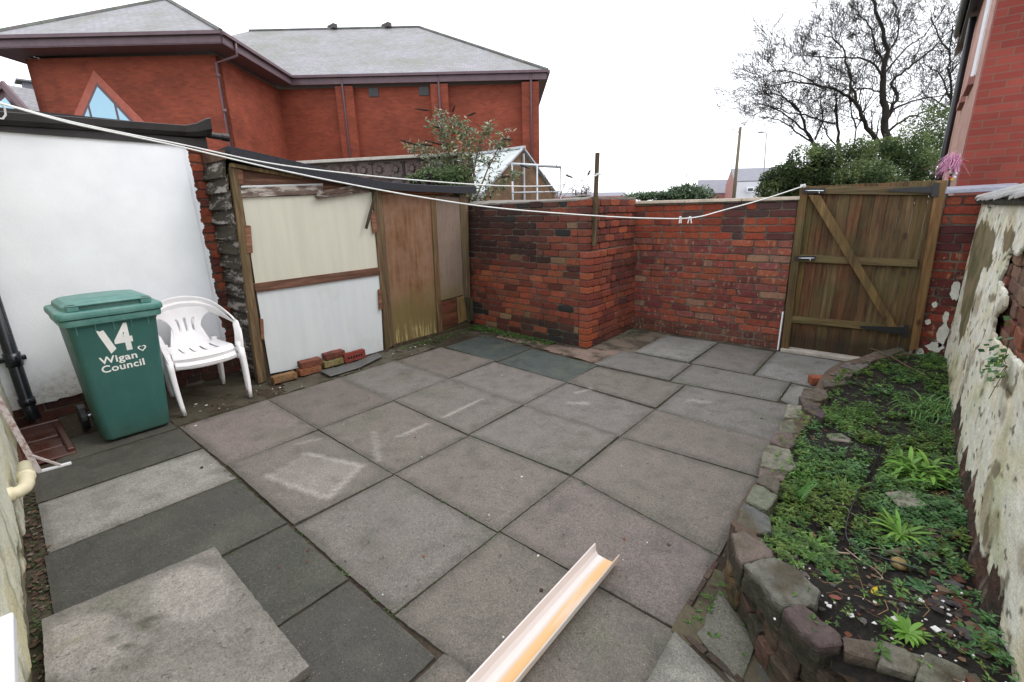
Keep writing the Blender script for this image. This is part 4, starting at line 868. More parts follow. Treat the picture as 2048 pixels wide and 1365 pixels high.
# ivy sprig growing from the broken patch
def sprigthing(label, p, n_, s):
    t_ = thing('ivy_sprig', label, 'ivy', p); mb = MB()
    for k in range(n_):
        q = p+Vector((-abs(rnd.gauss(.02, .02)), rnd.gauss(0, s), rnd.gauss(0, s*.8))); mb.leaf(q, (-rnd.uniform(.2, 1), rnd.uniform(-1, 1), rnd.uniform(-.6, .6)), rnd.uniform(.016, .03), rnd.uniform(.02, .036), nrm=(-1, 0, .6), col=jc(rnd.choice([(.05, .13, .05), (.08, .19, .06), (.14, .26, .04)]), .2))
    for k in range(6): a_ = p+Vector((0, rnd.gauss(0, s*.5), 0)); mb.tube([a_, a_+Vector((-.02, rnd.gauss(0, s), rnd.gauss(0, s)))], .0015, 4, (.1, .08, .03))
    mb.build('leaves', M['leaf'], t_)
sprigthing('small dark green ivy sprig sprouting from the broken render patch', aX(2012, 728, XW-.01), 55, .07)
# ================================================================ GATE
gt = thing('garden_gate', 'weathered boarded timber garden gate with diagonal brace and black strap hinges', 'gate', (-.36, 5.5, 0)); YG = 5.49
def PY(px, Y): return [aY(x, y, Y) for x, y in px]
xl, xr = aY(1608, 500, YG).x, aY(1868, 500, YG).x
x = -.862; k = 0; mb = MB()
while x < .155:
    w = rnd.uniform(.088, .098); c = jc(rnd.choice([(1.25, .95, .85), (.75, .62, .55), (1.1, 1.1, .75), (.9, .65, .6), (1.45, 1.25, 1.05), (.85, .8, .55)]), .15); mb.box((x+.0015, YG+.006+(k % 2)*.004, .045), (min(x+w, .165), YG+.026, 1.675+rnd.uniform(-.004, .004)), c); x += w; k += 1
bev(mb.build('boards', M['gate_board'], gt), .003)
def gpl(name, px, Y, th, m, col=(1, 1, 1), bv=.003): mb = MB(); mb.prism(PY(px, Y), (0, th, 0), col); return bev(fixn(mb.build(name, m, gt)), bv)
gpl('rail', [(1618, 374), (1872, 373), (1870, 391), (1616, 388)], YG-.030, .034, M['gate_rail'], (.95, .95, .9))
gpl('rail', [(1600, 510), (1836, 520), (1835, 535), (1598, 524)], YG-.030, .034, M['gate_rail'], (1., 1., .85))
gpl('rail', [(1578, 632), (1812, 654), (1811, 667), (1576, 645)], YG-.030, .034, M['gate_rail'], (1., 1., .8))
gpl('brace', [(1616, 390), (1640, 391), (1795, 655), (1776, 655)], YG-.056, .030, M['gate_post'], (1.5, 1.4, 1.1))
gpl('gate_stile', [(1600, 372), (1617, 372), (1577, 697), (1562, 697)], YG-.035, .06, M['gate_post'], (1.3, 1.2, 1.))
gpl('hanging_post', [(1872, 363), (1896, 361), (1836, 700), (1818, 702)], YG-.065, .09, M['gate_post'], (1.9, 1.6, 1.3), .005)
def hinge(px, plate):
    mb = MB(); mb.prism(PY(px, YG-.062), (0, .006, 0)); mb.prism(PY(plate, YG-.074), (0, .01, 0)); h = bev(fixn(mb.build('strap_hinge', M['black'], gt)), .001)
hinge([(1776, 379), (1868, 372), (1868, 387), (1776, 383)], [(1866, 366), (1880, 366), (1876, 394), (1862, 394)])
hinge([(1720, 652), (1812, 655), (1811, 671), (1720, 657)], [(1808, 650), (1818, 650), (1815, 676), (1805, 676)])
def bolt(a, b, hang=True):
    A_, B2 = aY(*a, YG-.07), aY(*b, YG-.07); mb = MB(); mb.bar(A_+Vector((0, .012, 0)), B2+Vector((0, .012, 0)), .006, .045, (0, 0, 1)); bpl = mb.build('bolt_plate', M['black'], gt)
    mb = MB(); mb.tube([lerp(A_, B2, .12), lerp(A_, B2, .95)], .007, 8); mb.tube([lerp(A_, B2, .75), lerp(A_, B2, .78)+Vector((0, -.01, -.03))], .004, 6); o = mb.build('bolt', M['steel'], None, base=gt.location, smooth=True); o.location = (0, 0, 0); o.parent = bpl
bolt((1604, 382), (1650, 382)); bolt((1589, 517), (1631, 517))
mb = MB(); mb.prism([(-.87, 5.44, -.01), (.1, 5.44, -.01), (.1, 5.56, -.01), (-.87, 5.56, -.01)], (0, 0, .04)); s_ = bev(mb.build('threshold', M['concrete_cop'], gt), .006)
mb = MB(); mb.box((-.905, 5.46, 0), (-.892, 5.50, .42)); mb.build('packing_strip', M['upvc'], gt)
# ================================================================ OUTHOUSE
oh = thing('outhouse', 'white painted outhouse with tarred gutter behind the green wheelie bin', 'outhouse', (-5.6, .3, 0)); XO = -5.
mb = MB(); ny, nz_ = 150, 200; vs = []; 
ylim = lambda z: 1.50+.018*fbm(z*4, 2)+.014*N(z*19, 9)+.010*N(z*60, 3)+(.012 if N(z*12, 40) > .15 else 0)
def zb_(y): return (.165 if y > .25 else .15)+.012*fbm(y*5, 4)
for j in range(nz_+1):
    for i in range(ny+1):
        s_ = i/ny; zt = j/nz_; y = lerp(-1.4, 1.5, s_); z = lerp(zb_(y), 2.14, zt)
        if i == ny: y = ylim(z)
        vs.append((XO+.016+.004*fbm(y*2.2, z*2.2, 6)-(.006 if i >= ny-1 else 0), y, z))
b = len(vs); fs = [(j*(ny+1)+i, j*(ny+1)+i+1, (j+1)*(ny+1)+i+1, (j+1)*(ny+1)+i) for j in range(nz_) for i in range(ny)]
vs += [(XO-.01, vs[i][1], vs[i][2]) for i in range(ny+1)]; fs += [(i, b+i, b+i+1, i+1) for i in range(ny)]; b2 = len(vs)
vs += [(XO-.01, vs[j*(ny+1)+ny][1], vs[j*(ny+1)+ny][2]) for j in range(nz_+1)]; fs += [(j*(ny+1)+ny, b2+j, b2+j+1, (j+1)*(ny+1)+ny) for j in range(nz_)]
mb.add(vs, fs); fixn(mb.build('render_coat', M['render_white'], oh, smooth=False))
mb = MB()
def c_oh(u, z): return jc(rnd.choice([(.30, .06, .03), (.36, .08, .035), (.15, .04, .03), (.22, .05, .03)]), .25) if z > .3 else jc(rnd.choice([(.10, .035, .025), (.07, .04, .03), (.16, .05, .03)]), .3)
brickwork(mb, (XO, 1.25, 0), (0, 1, 0), (1, 0, 0), .37, 0, .077*29, c_oh, rough=1.8); brickwork(mb, (XO-.004, -1.4, 0), (0, 1, 0), (1, 0, 0), 2.64, 0, .077*2.1, c_oh, rough=2.); mb.build('exposed_brick', M['brick'], oh)
mb = MB(); mb.box((-7., -1.5, -.05), (XO-.016, 1.61, 2.26)); mb.build('wall_core', M['mortar'], oh)
# gutter: a tarred ogee channel with a flared stop end
mb = MB(); prof = [(.0, 0.), (.012, -.03), (.05, -.055), (.09, -.05), (.115, -.02), (.12, .03), (.112, .034), (.10, .0), (.08, -.035), (.05, -.042), (.02, -.02), (.01, .01)]
rings = []
for y, dz, s_ in ((-1.5, -.02, 1), (-.5, -.01, 1), (.4, .0, 1), (1., .02, 1), (1.5, .035, 1), (1.58, .05, 1.25), (1.64, .075, 1.6), (1.68, .085, 1.65)):
    rings.append([Vector((XO-.03+px*s_, y, 2.225+dz+pz*s_+.003*N(y*9, px*40))) for px, pz in prof])
mb.loft(rings); fixn(mb.build('gutter', M['gutter_black'], oh, smooth=False))
mb = MB(); mb.box((XO-.02, -1.5, 2.135), (XO+.035, 1.66, 2.2)); mb.box((-7, -1.5, 2.262), (XO-.02, 1.7, 2.30)); mb.box((XO-.12, 1.60, 2.12), (XO+.03, 1.66, 2.24)); mb.build('eaves_board', M['gutter_black'], oh)
mb = MB(); mb.tube([(XO+.07, 1.66, 2.235), (XO+.08, 1.80, 2.225)], .027, 12); mb.tube([(XO+.08, 1.775, 2.227), (XO+.082, 1.83, 2.223)], .033, 12); fixn(mb.build('gutter_outlet', M['gutter_black'], oh))
mb = MB(); PX, PYy = XO+.09, .085
mb.tube([(PX, PYy, 2.2), (PX, PYy, .16), (PX+.03, PYy+.01, .07)], .040, 16); mb.tube([(PX, PYy, .50), (PX, PYy, .60)], .048, 16); mb.tube([(PX, PYy, .19), (PX, PYy, .24)], .047, 16); mb.box((XO, PYy-.07, .535), (PX, PYy+.07, .56)); mb.build('downpipe', M['blackpipe'], oh, smooth=True)
# ---- gully
gl = thing('drain_gully', 'square red glazed clay gully at the foot of the black downpipe', 'drain', (-4.5, .12, 0)); mb = MB()
gx0, gx1, gy0, gy1 = -4.86, -4.10, -.06, .22
mb.box((gx0, gy0, -.02), (gx1, gy1, .004))
for a, b in (((gx0, gy0, -.02), (gx0+.05, gy1, .05)), ((gx1-.05, gy0, -.02), (gx1, gy1, .012)), ((gx0+.05, gy0, -.02), (gx1-.05, gy0+.04, .04)), ((gx0+.05, gy1-.04, -.02), (gx1-.05, gy1, .03)), ((gx0+.28, gy0+.04, -.02), (gx0+.33, gy1-.04, .022)), ((gx0+.5, gy0+.04, -.02), (gx0+.54, gy1-.04, .01))): mb.box(a, b)
bev(mb.build('glazed_tiles', M['quarry'], gl), .008, 3)
# ================================================================ OWN HOUSE WALL
hw = thing('house_wall', 'peeling cream house wall running along the left edge with a white window sill', 'house wall', (-2.5, -.2, 0))
wl = lambda x: -.060-.050*(x+3.92)
mb = MB(); nx, nz_ = 300, 90; vs = []; cs = []; fs = []
for j in range(nz_+1):
    for i in range(nx+1):
        x = lerp(-5.0, -.7, i/nx); z = lerp(.0, 2.6, (j/nz_)**1.5); k = fbm(x*3, z*3, 9); s_ = fbm(x*12, z*12, 5)
        y = wl(x)+.006*fbm(x*3, z*3, 2)+.004*s_; c = mixc((.68, .68, .55), (.62, .58, .38), sst(0, .5, k))
        dm = sst(.32, .0, z+.15*k)*(1 if -3.2 < x < -1.9 else .35); c = mixc(c, (.12, .10, .05), .85*sst(.45, .75, dm+.5*s_)); y -= .012*sst(.5, .7, dm+.4*s_)
        c = mixc(c, (.2, .19, .09), .5*sst(.2, .5, fbm(x*9, z*1.5, 3))); vs.append((x, y, z-.02)); cs.append(c)
mb.add(vs, [(j*(nx+1)+i, j*(nx+1)+i+1, (j+1)*(nx+1)+i+1, (j+1)*(nx+1)+i) for j in range(nz_) for i in range(nx)], cs)
o_ = mb.build('render_coat', M['render_attr'], hw, smooth=True)
mb = MB(); mb.prism([(-5., wl(-5)-.02, -.05), (-.7, wl(-.7)-.02, -.05), (-.7, wl(-.7)-.28, -.05), (-5., wl(-5)-.28, -.05)], (0, 0, 2.66)); fixn(mb.build('wall_core', M['mortar'], hw))
SZ = .665
for a, b in ((-1.42, -1.18), (-1.178, -.7)):
    mb = MB(); mb.prism([(a, wl(a)-.0, SZ-.03), (b, wl(b)-.0, SZ-.03), (b, wl(b)+.085, SZ-.035), (a, wl(a)+.085, SZ-.035)], (0, 0, .03))
    bev(fixn(mb.build('window_sill', M['upvc'], hw)), .004)
mb = MB()
for z0_, z1_ in ((SZ, SZ+.06), (SZ+1.1, SZ+1.16)): mb.prism([(-1.40, wl(-1.4)+.0, z0_), (-.7, wl(-.7)+.0, z0_), (-.7, wl(-.7)+.03, z0_), (-1.40, wl(-1.4)+.03, z0_)], (0, 0, z1_-z0_))
for x in (-1.4, -1.08, -.76): mb.prism([(x, wl(x), SZ+.06), (x+.06, wl(x+.06), SZ+.06), (x+.06, wl(x+.06)+.03, SZ+.06), (x, wl(x)+.03, SZ+.06)], (0, 0, 1.04))
bev(fixn(mb.build('window_frame', M['upvc'], hw)), .004)
# waste pipe elbow
wp = thing('waste_pipe', 'stubby cream plastic waste pipe elbow low on the house wall', 'pipe', (-3.2, -.05, .25)); mb = MB()
x0 = -3.15; y0 = wl(x0); P0 = [Vector((x0+.55, y0+.045, .37)), Vector((x0+.15, y0+.05, .33)), Vector((x0+.03, y0+.06, .32)), Vector((x0-.06, y0+.07, .30)), Vector((x0-.11, y0+.075, .24)), Vector((x0-.13, y0+.08, .13)), Vector((x0-.14, y0+.085, .02))]
P0 = [Vector((x0, y0-.03, .24)), Vector((x0, y0+.03, .24)), Vector((x0-.015, y0+.05, .242)), Vector((x0-.05, y0+.062, .246)), Vector((x0-.1, y0+.066, .25)), Vector((x0-.30, y0+.075, .255))]
mb.tube(P0, .030, 14); mb.tube([P0[0], lerp(P0[0], P0[1], .75)], .036, 14); mb.tube([lerp(P0[4], P0[5], .1), lerp(P0[4], P0[5], .35)], .036, 14); mb.build('pipe_body', M['cream_pipe'], wp, smooth=True)
# leaning metal prop
pp0, pp1 = Vector((-3.93, .02, .012)), Vector((-4.03, -.055, .62)); t_ = thing('metal_prop', 'thin rusty white metal prop with a flat foot leaning on the house wall', 'metal prop', pp0); mb = MB()
mb.bar(pp0, pp1, .03, .014, (1, 0, 0)); mb.build('prop_rod', M['rustwhite'], t_); mb = MB(); mb.bar(pp0+Vector((-.01, -.01, 0)), pp0+Vector((.01, .15, .0)), .022, .016); bev(mb.build('prop_foot', M['upvc'], t_), .003)
mb = MB(); mb.bar(pp0+Vector((.005, .10, .005)), lerp(pp0, pp1, .2), .02, .01); mb.build('prop_stay', M['rustwhite'], t_)
# ================================================================ SHED
sh_ = thing('timber_shed', 'tumbledown timber lean-to shed patched with cream and white boards under a sagging felt roof', 'shed', (-5., 3, 0)); XS = -4.5
def PXs(px, X): return [aX(x, y, X) for x, y in px]
def spl(name, px, X, th, m, col=(1, 1, 1), bv=.003): mb = MB(); mb.prism(PXs(px, X), (-th, 0, 0), col); return bev(fixn(mb.build(name, m, sh_)), bv)
spl('corner_post', [(460, 334), (476, 338), (534, 762), (517, 769)], XS+.012, .06, M['grey_wood'], (1.3, 1.1, .85), .004)
spl('gable_board', [(480, 340), (612, 352), (748, 374), (748, 386), (480, 376)], XS-.03, .02, M['rail_wood'], (1.5, 1.4, 1.4))
spl('top_plate', [(462, 326), (606, 352), (606, 358), (462, 334)], XS+.03, .05, M['grey_wood'], (2.2, 1.9, 1.4))
spl('top_rail', [(480, 377), (560, 372), (646, 371), (646, 389), (560, 392), (481, 396)], XS+.01, .03, M['rail_pale'], (1., 1., 1.))
spl('top_rail_white_edge', [(482, 372), (646, 367), (646, 371), (482, 376)], XS+.006, .03, M['whiteboard'])
cb = [(484, 396), (600, 392), (746, 384), (748, 430), (753, 480), (757, 536), (620, 556), (511, 570)]
spl('cream_panel', cb, XS-.012, .008, M['cream'], bv=.001)
spl('middle_rail', [(508, 568), (759, 535), (761, 550), (512, 586)], XS+.008, .03, M['rail_wood'], (1.2, 1.1, 1.05))
spl('white_panel', [(513, 585), (761, 549), (762, 600), (767, 706), (650, 726), (541, 748)], XS-.010, .008, M['whiteboard'], bv=.001)
spl('centre_post', [(744, 376), (764, 379), (775, 520), (789, 690), (772, 702), (760, 560), (752, 470)], XS+.006, .05, M['grey_wood'], (1.2, 1.0, .8), .004)
spl('plywood_panel', [(764, 384), (866, 392), (873, 540), (881, 666), (786, 692), (775, 540)], XS-.012, .008, M['ply'], bv=.001)
spl('plywood_panel', [(870, 392), (924, 397), (926, 590), (882, 602)], XS-.013, .008, M['ply'], bv=.001)
spl('mullion', [(862, 390), (871, 391), (886, 664), (876, 668)], XS+.004, .03, M['grey_wood'], (1.3, .95, .7), .003)
spl('end_post', [(920, 391), (936, 394), (941, 598), (928, 604)], XS+.0, .05, M['grey_wood'], (1.3, 1.2, 1.05), .004)
spl('lower_board', [(882, 604), (912, 598), (916, 650), (886, 660)], XS-.015, .02, M['rail_wood'], (.9, .5, .4))
spl('lower_board', [(914, 596), (930, 592), (934, 640), (918, 648)], XS-.01, .02, M['grey_wood'], (1.9, 1.5, .9))
spl('lower_board', [(931, 595), (946, 596), (948, 640), (936, 645)], XS+.01, .03, M['grey_wood'], (.5, .55, .45))
spl('sole_plate', [(786, 690), (890, 662), (940, 645), (942, 654), (890, 674), (790, 703)], XS+.01, .05, M['grey_wood'], (.55, .5, .4))
spl('head_rail', [(762, 380), (907, 384), (906, 390), (764, 387)], XS+.02, .03, M['rail_wood'], (2.2, 1.6, 1.0))
for px in ([(490, 450), (502, 452), (506, 506), (494, 508)], [(520, 637), (527, 639), (529, 680), (523, 680)], [(741, 425), (750, 424), (756, 465), (747, 467)], [(757, 580), (763, 579), (765, 618), (759, 620)], [(474, 338), (486, 341), (488, 368), (478, 370)]):
    spl('fixing_block', px, XS+.018, .02, M['rail_wood'], (1.6, 1.4, 1.25))
mb = MB(); a_, b_ = aX(761, 352, XS+.05), aX(732, 458, XS+.055); mb.bar(a_, b_, .03, .012, (1, 0, 0), (.5, .5, .5)); bev(mb.build('loose_batten', M['grey_wood'], sh_), .002)
mb = MB()
for k in range(7):
    y0_ = 370+k*3.2; pa, pb = aX(620+rnd.uniform(0, 14)+k, 398-k*2.0, XS+.02+.004*k), aX(750-rnd.uniform(0, 12), 382-k*3.0, XS+.02+.004*k); mb.bar(pa, pb, .01, .018, (1, 0, 0), jc((1.1, 1., .95), .3))
bev(mb.build('splintered_board', M['rail_pale'], sh_), .002)
# weatherboards on the near end
nb = 15
for k in range(nb):
    z = .02+k*.131; mb = MB(); m = 12; vs = []; x0_, x1_ = -5.02, -4.52
    xs_ = [lerp(x0_, x1_, i/m) for i in range(m+1)]; o0 = rnd.uniform(-.006, .006)
    zl = [z+o0+.007*N(x*7, k*3.1)+.002*N(x*30, k) for x in xs_]
    for i, x in enumerate(xs_): vs += [(x, 1.578+.004*N(x*5, k*7.), zl[i]), (x, 1.606, zl[i]), (x, 1.628, z+.15), (x, 1.616, z+.15)]
    fs = [(4*i+a, 4*i+4+a, 4*i+4+(a+1) % 4, 4*i+(a+1) % 4) for i in range(m) for a in range(4)]+[(0, 1, 2, 3), (4*m+3, 4*m+2, 4*m+1, 4*m)]
    mb.add(vs, fs, jc((1, 1, 1), .15)); fixn(mb.build('weatherboard', M['clad'], sh_))
mb = MB(); mb.prism([(-4.45, 1.59, 1.985), (-5.02, 1.60, 1.99), (-5.02, 1.60, 2.09), (-4.45, 1.59, 2.06)], (0, .02, 0), (.8, .7, .6)); mb.build('barge_board', M['rail_wood'], sh_)
mb = MB(); mb.box((-6.0, 1.63, -.02), (-5.97, 4.45, 1.9)); mb.box((-4.56, 1.64, -.02), (-4.54, 4.44, 1.72)); mb.box((-5.97, 4.42, 0), (-4.54, 4.44, 1.7)); mb.build('inner_lining', M['grey_wood'], sh_)
mb = MB(); FP = [(460, 293, 318), (530, 309, 336), (600, 325, 352), (650, 338, 362), (700, 350, 371), (745, 360, 377), (780, 365, 380), (820, 369, 383), (870, 372, 385), (910, 373, 387), (953, 373, 388)]
rings = []
for x, a, b in FP: T, B2 = aX(x, a, -4.42), aX(x, b, -4.42); rings.append([B2, T, Vector((-4.46, T.y, T.z+.008)), Vector((-6.1, T.y, T.z-.06)), Vector((-6.1, T.y, T.z-.09)), Vector((-4.45, T.y, B2.z+.01))])
mb.loft(rings); fixn(mb.build('felt_roof', M['felt'], sh_))
# loose bricks along the shed foot
def onshed(px, py, z): p = g(px, py, z); return p
OR, YL, RD = (.34, .17, .07), (.30, .24, .10), (.26, .08, .045)
by = [(566, 752), (624, 733), (681, 716)]
dz_ = R(88)
def bp(px, py, z=0.): p = g(px, py, z); return Vector((p.x-.03, p.y, z))
b1, b2, b3 = bp(572, 763), bp(622, 748), bp(668, 732)
loose_brick('orange-brown loose brick at the left end of the bottom row by the shed foot', b1, R(86), OR, tilt=R(-4), col2=(.2, .13, .06))
loose_brick('orange loose brick in the middle of the bottom row against the white shed panel', b2, R(87), (.34, .12, .05), tilt=R(-3), col2=(.3, .1, .04))
loose_brick('yellow-brown mossy loose brick in the bottom row beside the holed red brick', b3, R(88), YL, tilt=R(-3), col2=(.22, .17, .05))
loose_brick('red loose brick with a sooty face lying on top at the left of the pile', (b2.lerp(b3, .1)+Vector((-.015, 0, .067))), R(87), RD, tilt=R(2), col2=(.035, .04, .03))
loose_brick('dark red loose brick lying on top at the right of the pile', (b2.lerp(b3, 1.15)+Vector((-.02, 0, .070))), R(89), (.25, .065, .04), tilt=R(1), col2=(.06, .03, .02))
loose_brick('new red wire-cut brick showing six round holes standing by the shed foot', bp(712, 722), R(88), (.28, .05, .035), (.25, .06, .10), R(-2), 6, col2=(.3, .045, .035))
flatstone('flat dark slate lying on the ground below the holed red brick', [(640, 742), (700, 728), (755, 706), (765, 712), (720, 734), (660, 752)], .02, (.10, .10, .095))
# ================================================================ WHEELIE BIN
bn = thing('wheelie_bin', 'green council wheelie bin numbered 14 standing against the white outhouse', 'bin', (-4.35, .55, 0))
def rr(cx, cy, w, d, z, r=.05, n=5, dz=0.):
    P = []
    for sx, sy, a0 in ((1, 1, 0), (-1, 1, 90), (-1, -1, 180), (1, -1, 270)):
        for k in range(n+1): a = R(a0+90*k/n); x_ = cx+sx*(w/2-r)+r*math.cos(a); P.append(Vector((x_, cy+sy*(d/2-r)+r*math.sin(a), z+dz*(x_-cx)/(w/2))))
    return P
mb = MB(); F0, F1 = -4.075, -4.035 # front face x at foot / rim
def body_ring(t_, e=0., r=.045):
    z = lerp(.015, .90, t_); w = lerp(.42, .53, t_)+e*2; d = lerp(.385, .485, t_)+e*2; fx = lerp(F0, F1, t_)+e; return rr(fx-w/2, .565+.015*t_, w, d, z, r)
mb.loft([body_ring(0, -.03), body_ring(.005, -.01), body_ring(.02), body_ring(.3), body_ring(.6), body_ring(.93), body_ring(.935, .004), body_ring(.955, .006)]); bin_b = bev(fixn(mb.build('bin_body', M['bin'], bn, smooth=True)), .002)
mb = MB(); mb.loft([body_ring(.955, .012), body_ring(.955, .026), body_ring(.975, .028), body_ring(1.0, .028), body_ring(1.0, .01)])
for k in range(5):
    y_ = .38+k*.095; mb.prism([(F1-.004, y_-.003, .845), (F1+.018, y_-.003, .845+.03), (F1-.004, y_-.003, .80)], (0, .006, 0))
fixn(mb.build('bin_rim', M['lid'], bn))
mb = MB(); cx_ = F1-.265
mb.loft([rr(cx_, .58, .60, .565, .905, .05, dz=-.0), rr(cx_, .58, .605, .57, .925, .05), rr(cx_, .58, .60, .565, .945, .05), rr(cx_, .58, .585, .55, .953, .05), rr(cx_-.01, .58, .53, .49, .958, .06), rr(cx_-.01, .58, .52, .48, .985, .06), rr(cx_-.03, .58, .44, .42, 1.005, .08), rr(cx_-.04, .58, .3, .3, 1.015, .1)])
mb.box((F1-.07, .36, .955), (F1+.015, .42, .985)); mb.box((F1-.07, .74, .955), (F1+.015, .80, .985)); mb.box((F1-.065, .36, .985), (F1+.018, .80, .996)); mb.box((cx_-.33, .40, .93), (cx_-.27, .76, .97))
lid_o = bev(fixn(mb.build('lid', M['lid'], bn)), .006, 2)
for ya_ in (.367, .755):
    mb = MB(); mb.box((F1-.03, ya_, .9975), (F1+.004, ya_+.038, .9985)); o = mb.build('lid_recess', M['black'], None, base=bn.location); o.location = (0, 0, 0); o.parent = lid_o
for y_ in (.35, .80):
    mb = MB(); mb.lathe((F1-.50, y_-.02, .1), [(.02, -.022), (.095, -.022), (.1, -.015), (.1, .015), (.095, .022), (.02, .022)], 24, (0, 1, 0)); fixn(mb.build('wheel', M['black'], bn))
mb = MB(); mb.tube([(F1-.50, .33, .1), (F1-.50, .83, .1)], .012, 8); mb.build('axle', M['steel'], bn)
# lettering
tilt = math.atan((F1-F0)/.885)
Mtx = lambda y_, z_, rot=0: Matrix.Translation((lerp(F0, F1, (z_-.015)/.885)+.0015, y_, z_)) @ Matrix.Rotation(tilt, 4, 'Y') @ Matrix(((0, 0, 1, 0), (1, 0, 0, 0), (0, 1, 0, 0), (0, 0, 0, 1))) @ Matrix.Rotation(rot, 4, 'Z')
def text(s_, y_, z_, size, name, rot=0., off=.0, sx=1.):
    cu = bpy.data.curves.new('tmp', 'FONT'); cu.body = s_; cu.size = size; cu.offset = off; cu.extrude = .0006; cu.resolution_u = 6; cu.space_character = 1.06
    ob = bpy.data.objects.new('tmp', cu); COL.objects.link(ob); bpy.context.view_layer.update(); dg = bpy.context.evaluated_depsgraph_get()
    me = bpy.data.meshes.new_from_object(ob.evaluated_get(dg)); bpy.data.objects.remove(ob)
    T_ = Mtx(y_, z_, rot) @ Matrix.Diagonal((sx, 1, 1, 1)); me.transform(Matrix.Translation(-bn.location) @ T_); me.materials.clear(); me.materials.append(M['white_paint'])
    o = bpy.data.objects.new(name, me); COL.objects.link(o); o.parent = bn; return o
text('Wigan', .452, .578, .068, 'lettering', off=.0014, sx=1.10)
text('Council', .447, .517, .068, 'lettering', off=.0014, sx=1.07)
mb = MB()
def flat(P): 
    vs = [Mtx(0, 0).to_3x3() @ Vector((0, 0, .0)) for _ in P]; out = []
    for y_, z_ in P: out.append(Vector((lerp(F0, F1, (z_-.015)/.885)+.0022, y_, z_)))
    return out
def deco(P): mb.prism(flat(P), (-.0018, 0, 0))
ya, za = .515, .655
deco([(.470, .822), (.488, .802), (.510, .808), (.553, .668), (.520, .640), (.482, .768)])          # slipped figure 1
text('4', .556, .652, .255, 'number_14', off=.009, sx=.74)
if 0: deco([(.588, .835), (.637, .835), (.637, .722), (.660, .722), (.660, .688), (.637, .688), (.637, .650), (.596, .650), (.596, .688), (.544+.03, .688), (.544+.03, .722)][:0] or [(.612, .835), (.640, .835), (.640, .650), (.604, .650), (.604, .835)])
if 0: deco([(.572, .715), (.604, .835), (.604, .79), (.596, .722), (.604, .722), (.604, .688), (.566, .688)]); deco([(.640, .722), (.657, .722), (.657, .688), (.640, .688)])
fixn(mb.build('number_14', M['white_paint'], bn)); mb = MB()
hp = []
for k in range(28): a = k*6.283/28; hx = 16*math.sin(a)**3; hy = 13*math.cos(a)-5*math.cos(2*a)-2*math.cos(3*a)-math.cos(4*a); hp.append((hx, hy))
yc_, zc_ = .690, .640
o_v = flat([(yc_+x_*.00155, zc_+y2*.00155) for x_, y2 in hp]); i_v = flat([(yc_+x_*.00100, zc_+.001+y2*.00100) for x_, y2 in hp])
mb.add(o_v+i_v, [(k, (k+1) % 28, 28+(k+1) % 28, 28+k) for k in range(28)]); mb.build('heart_mark', M['white_paint'], bn)
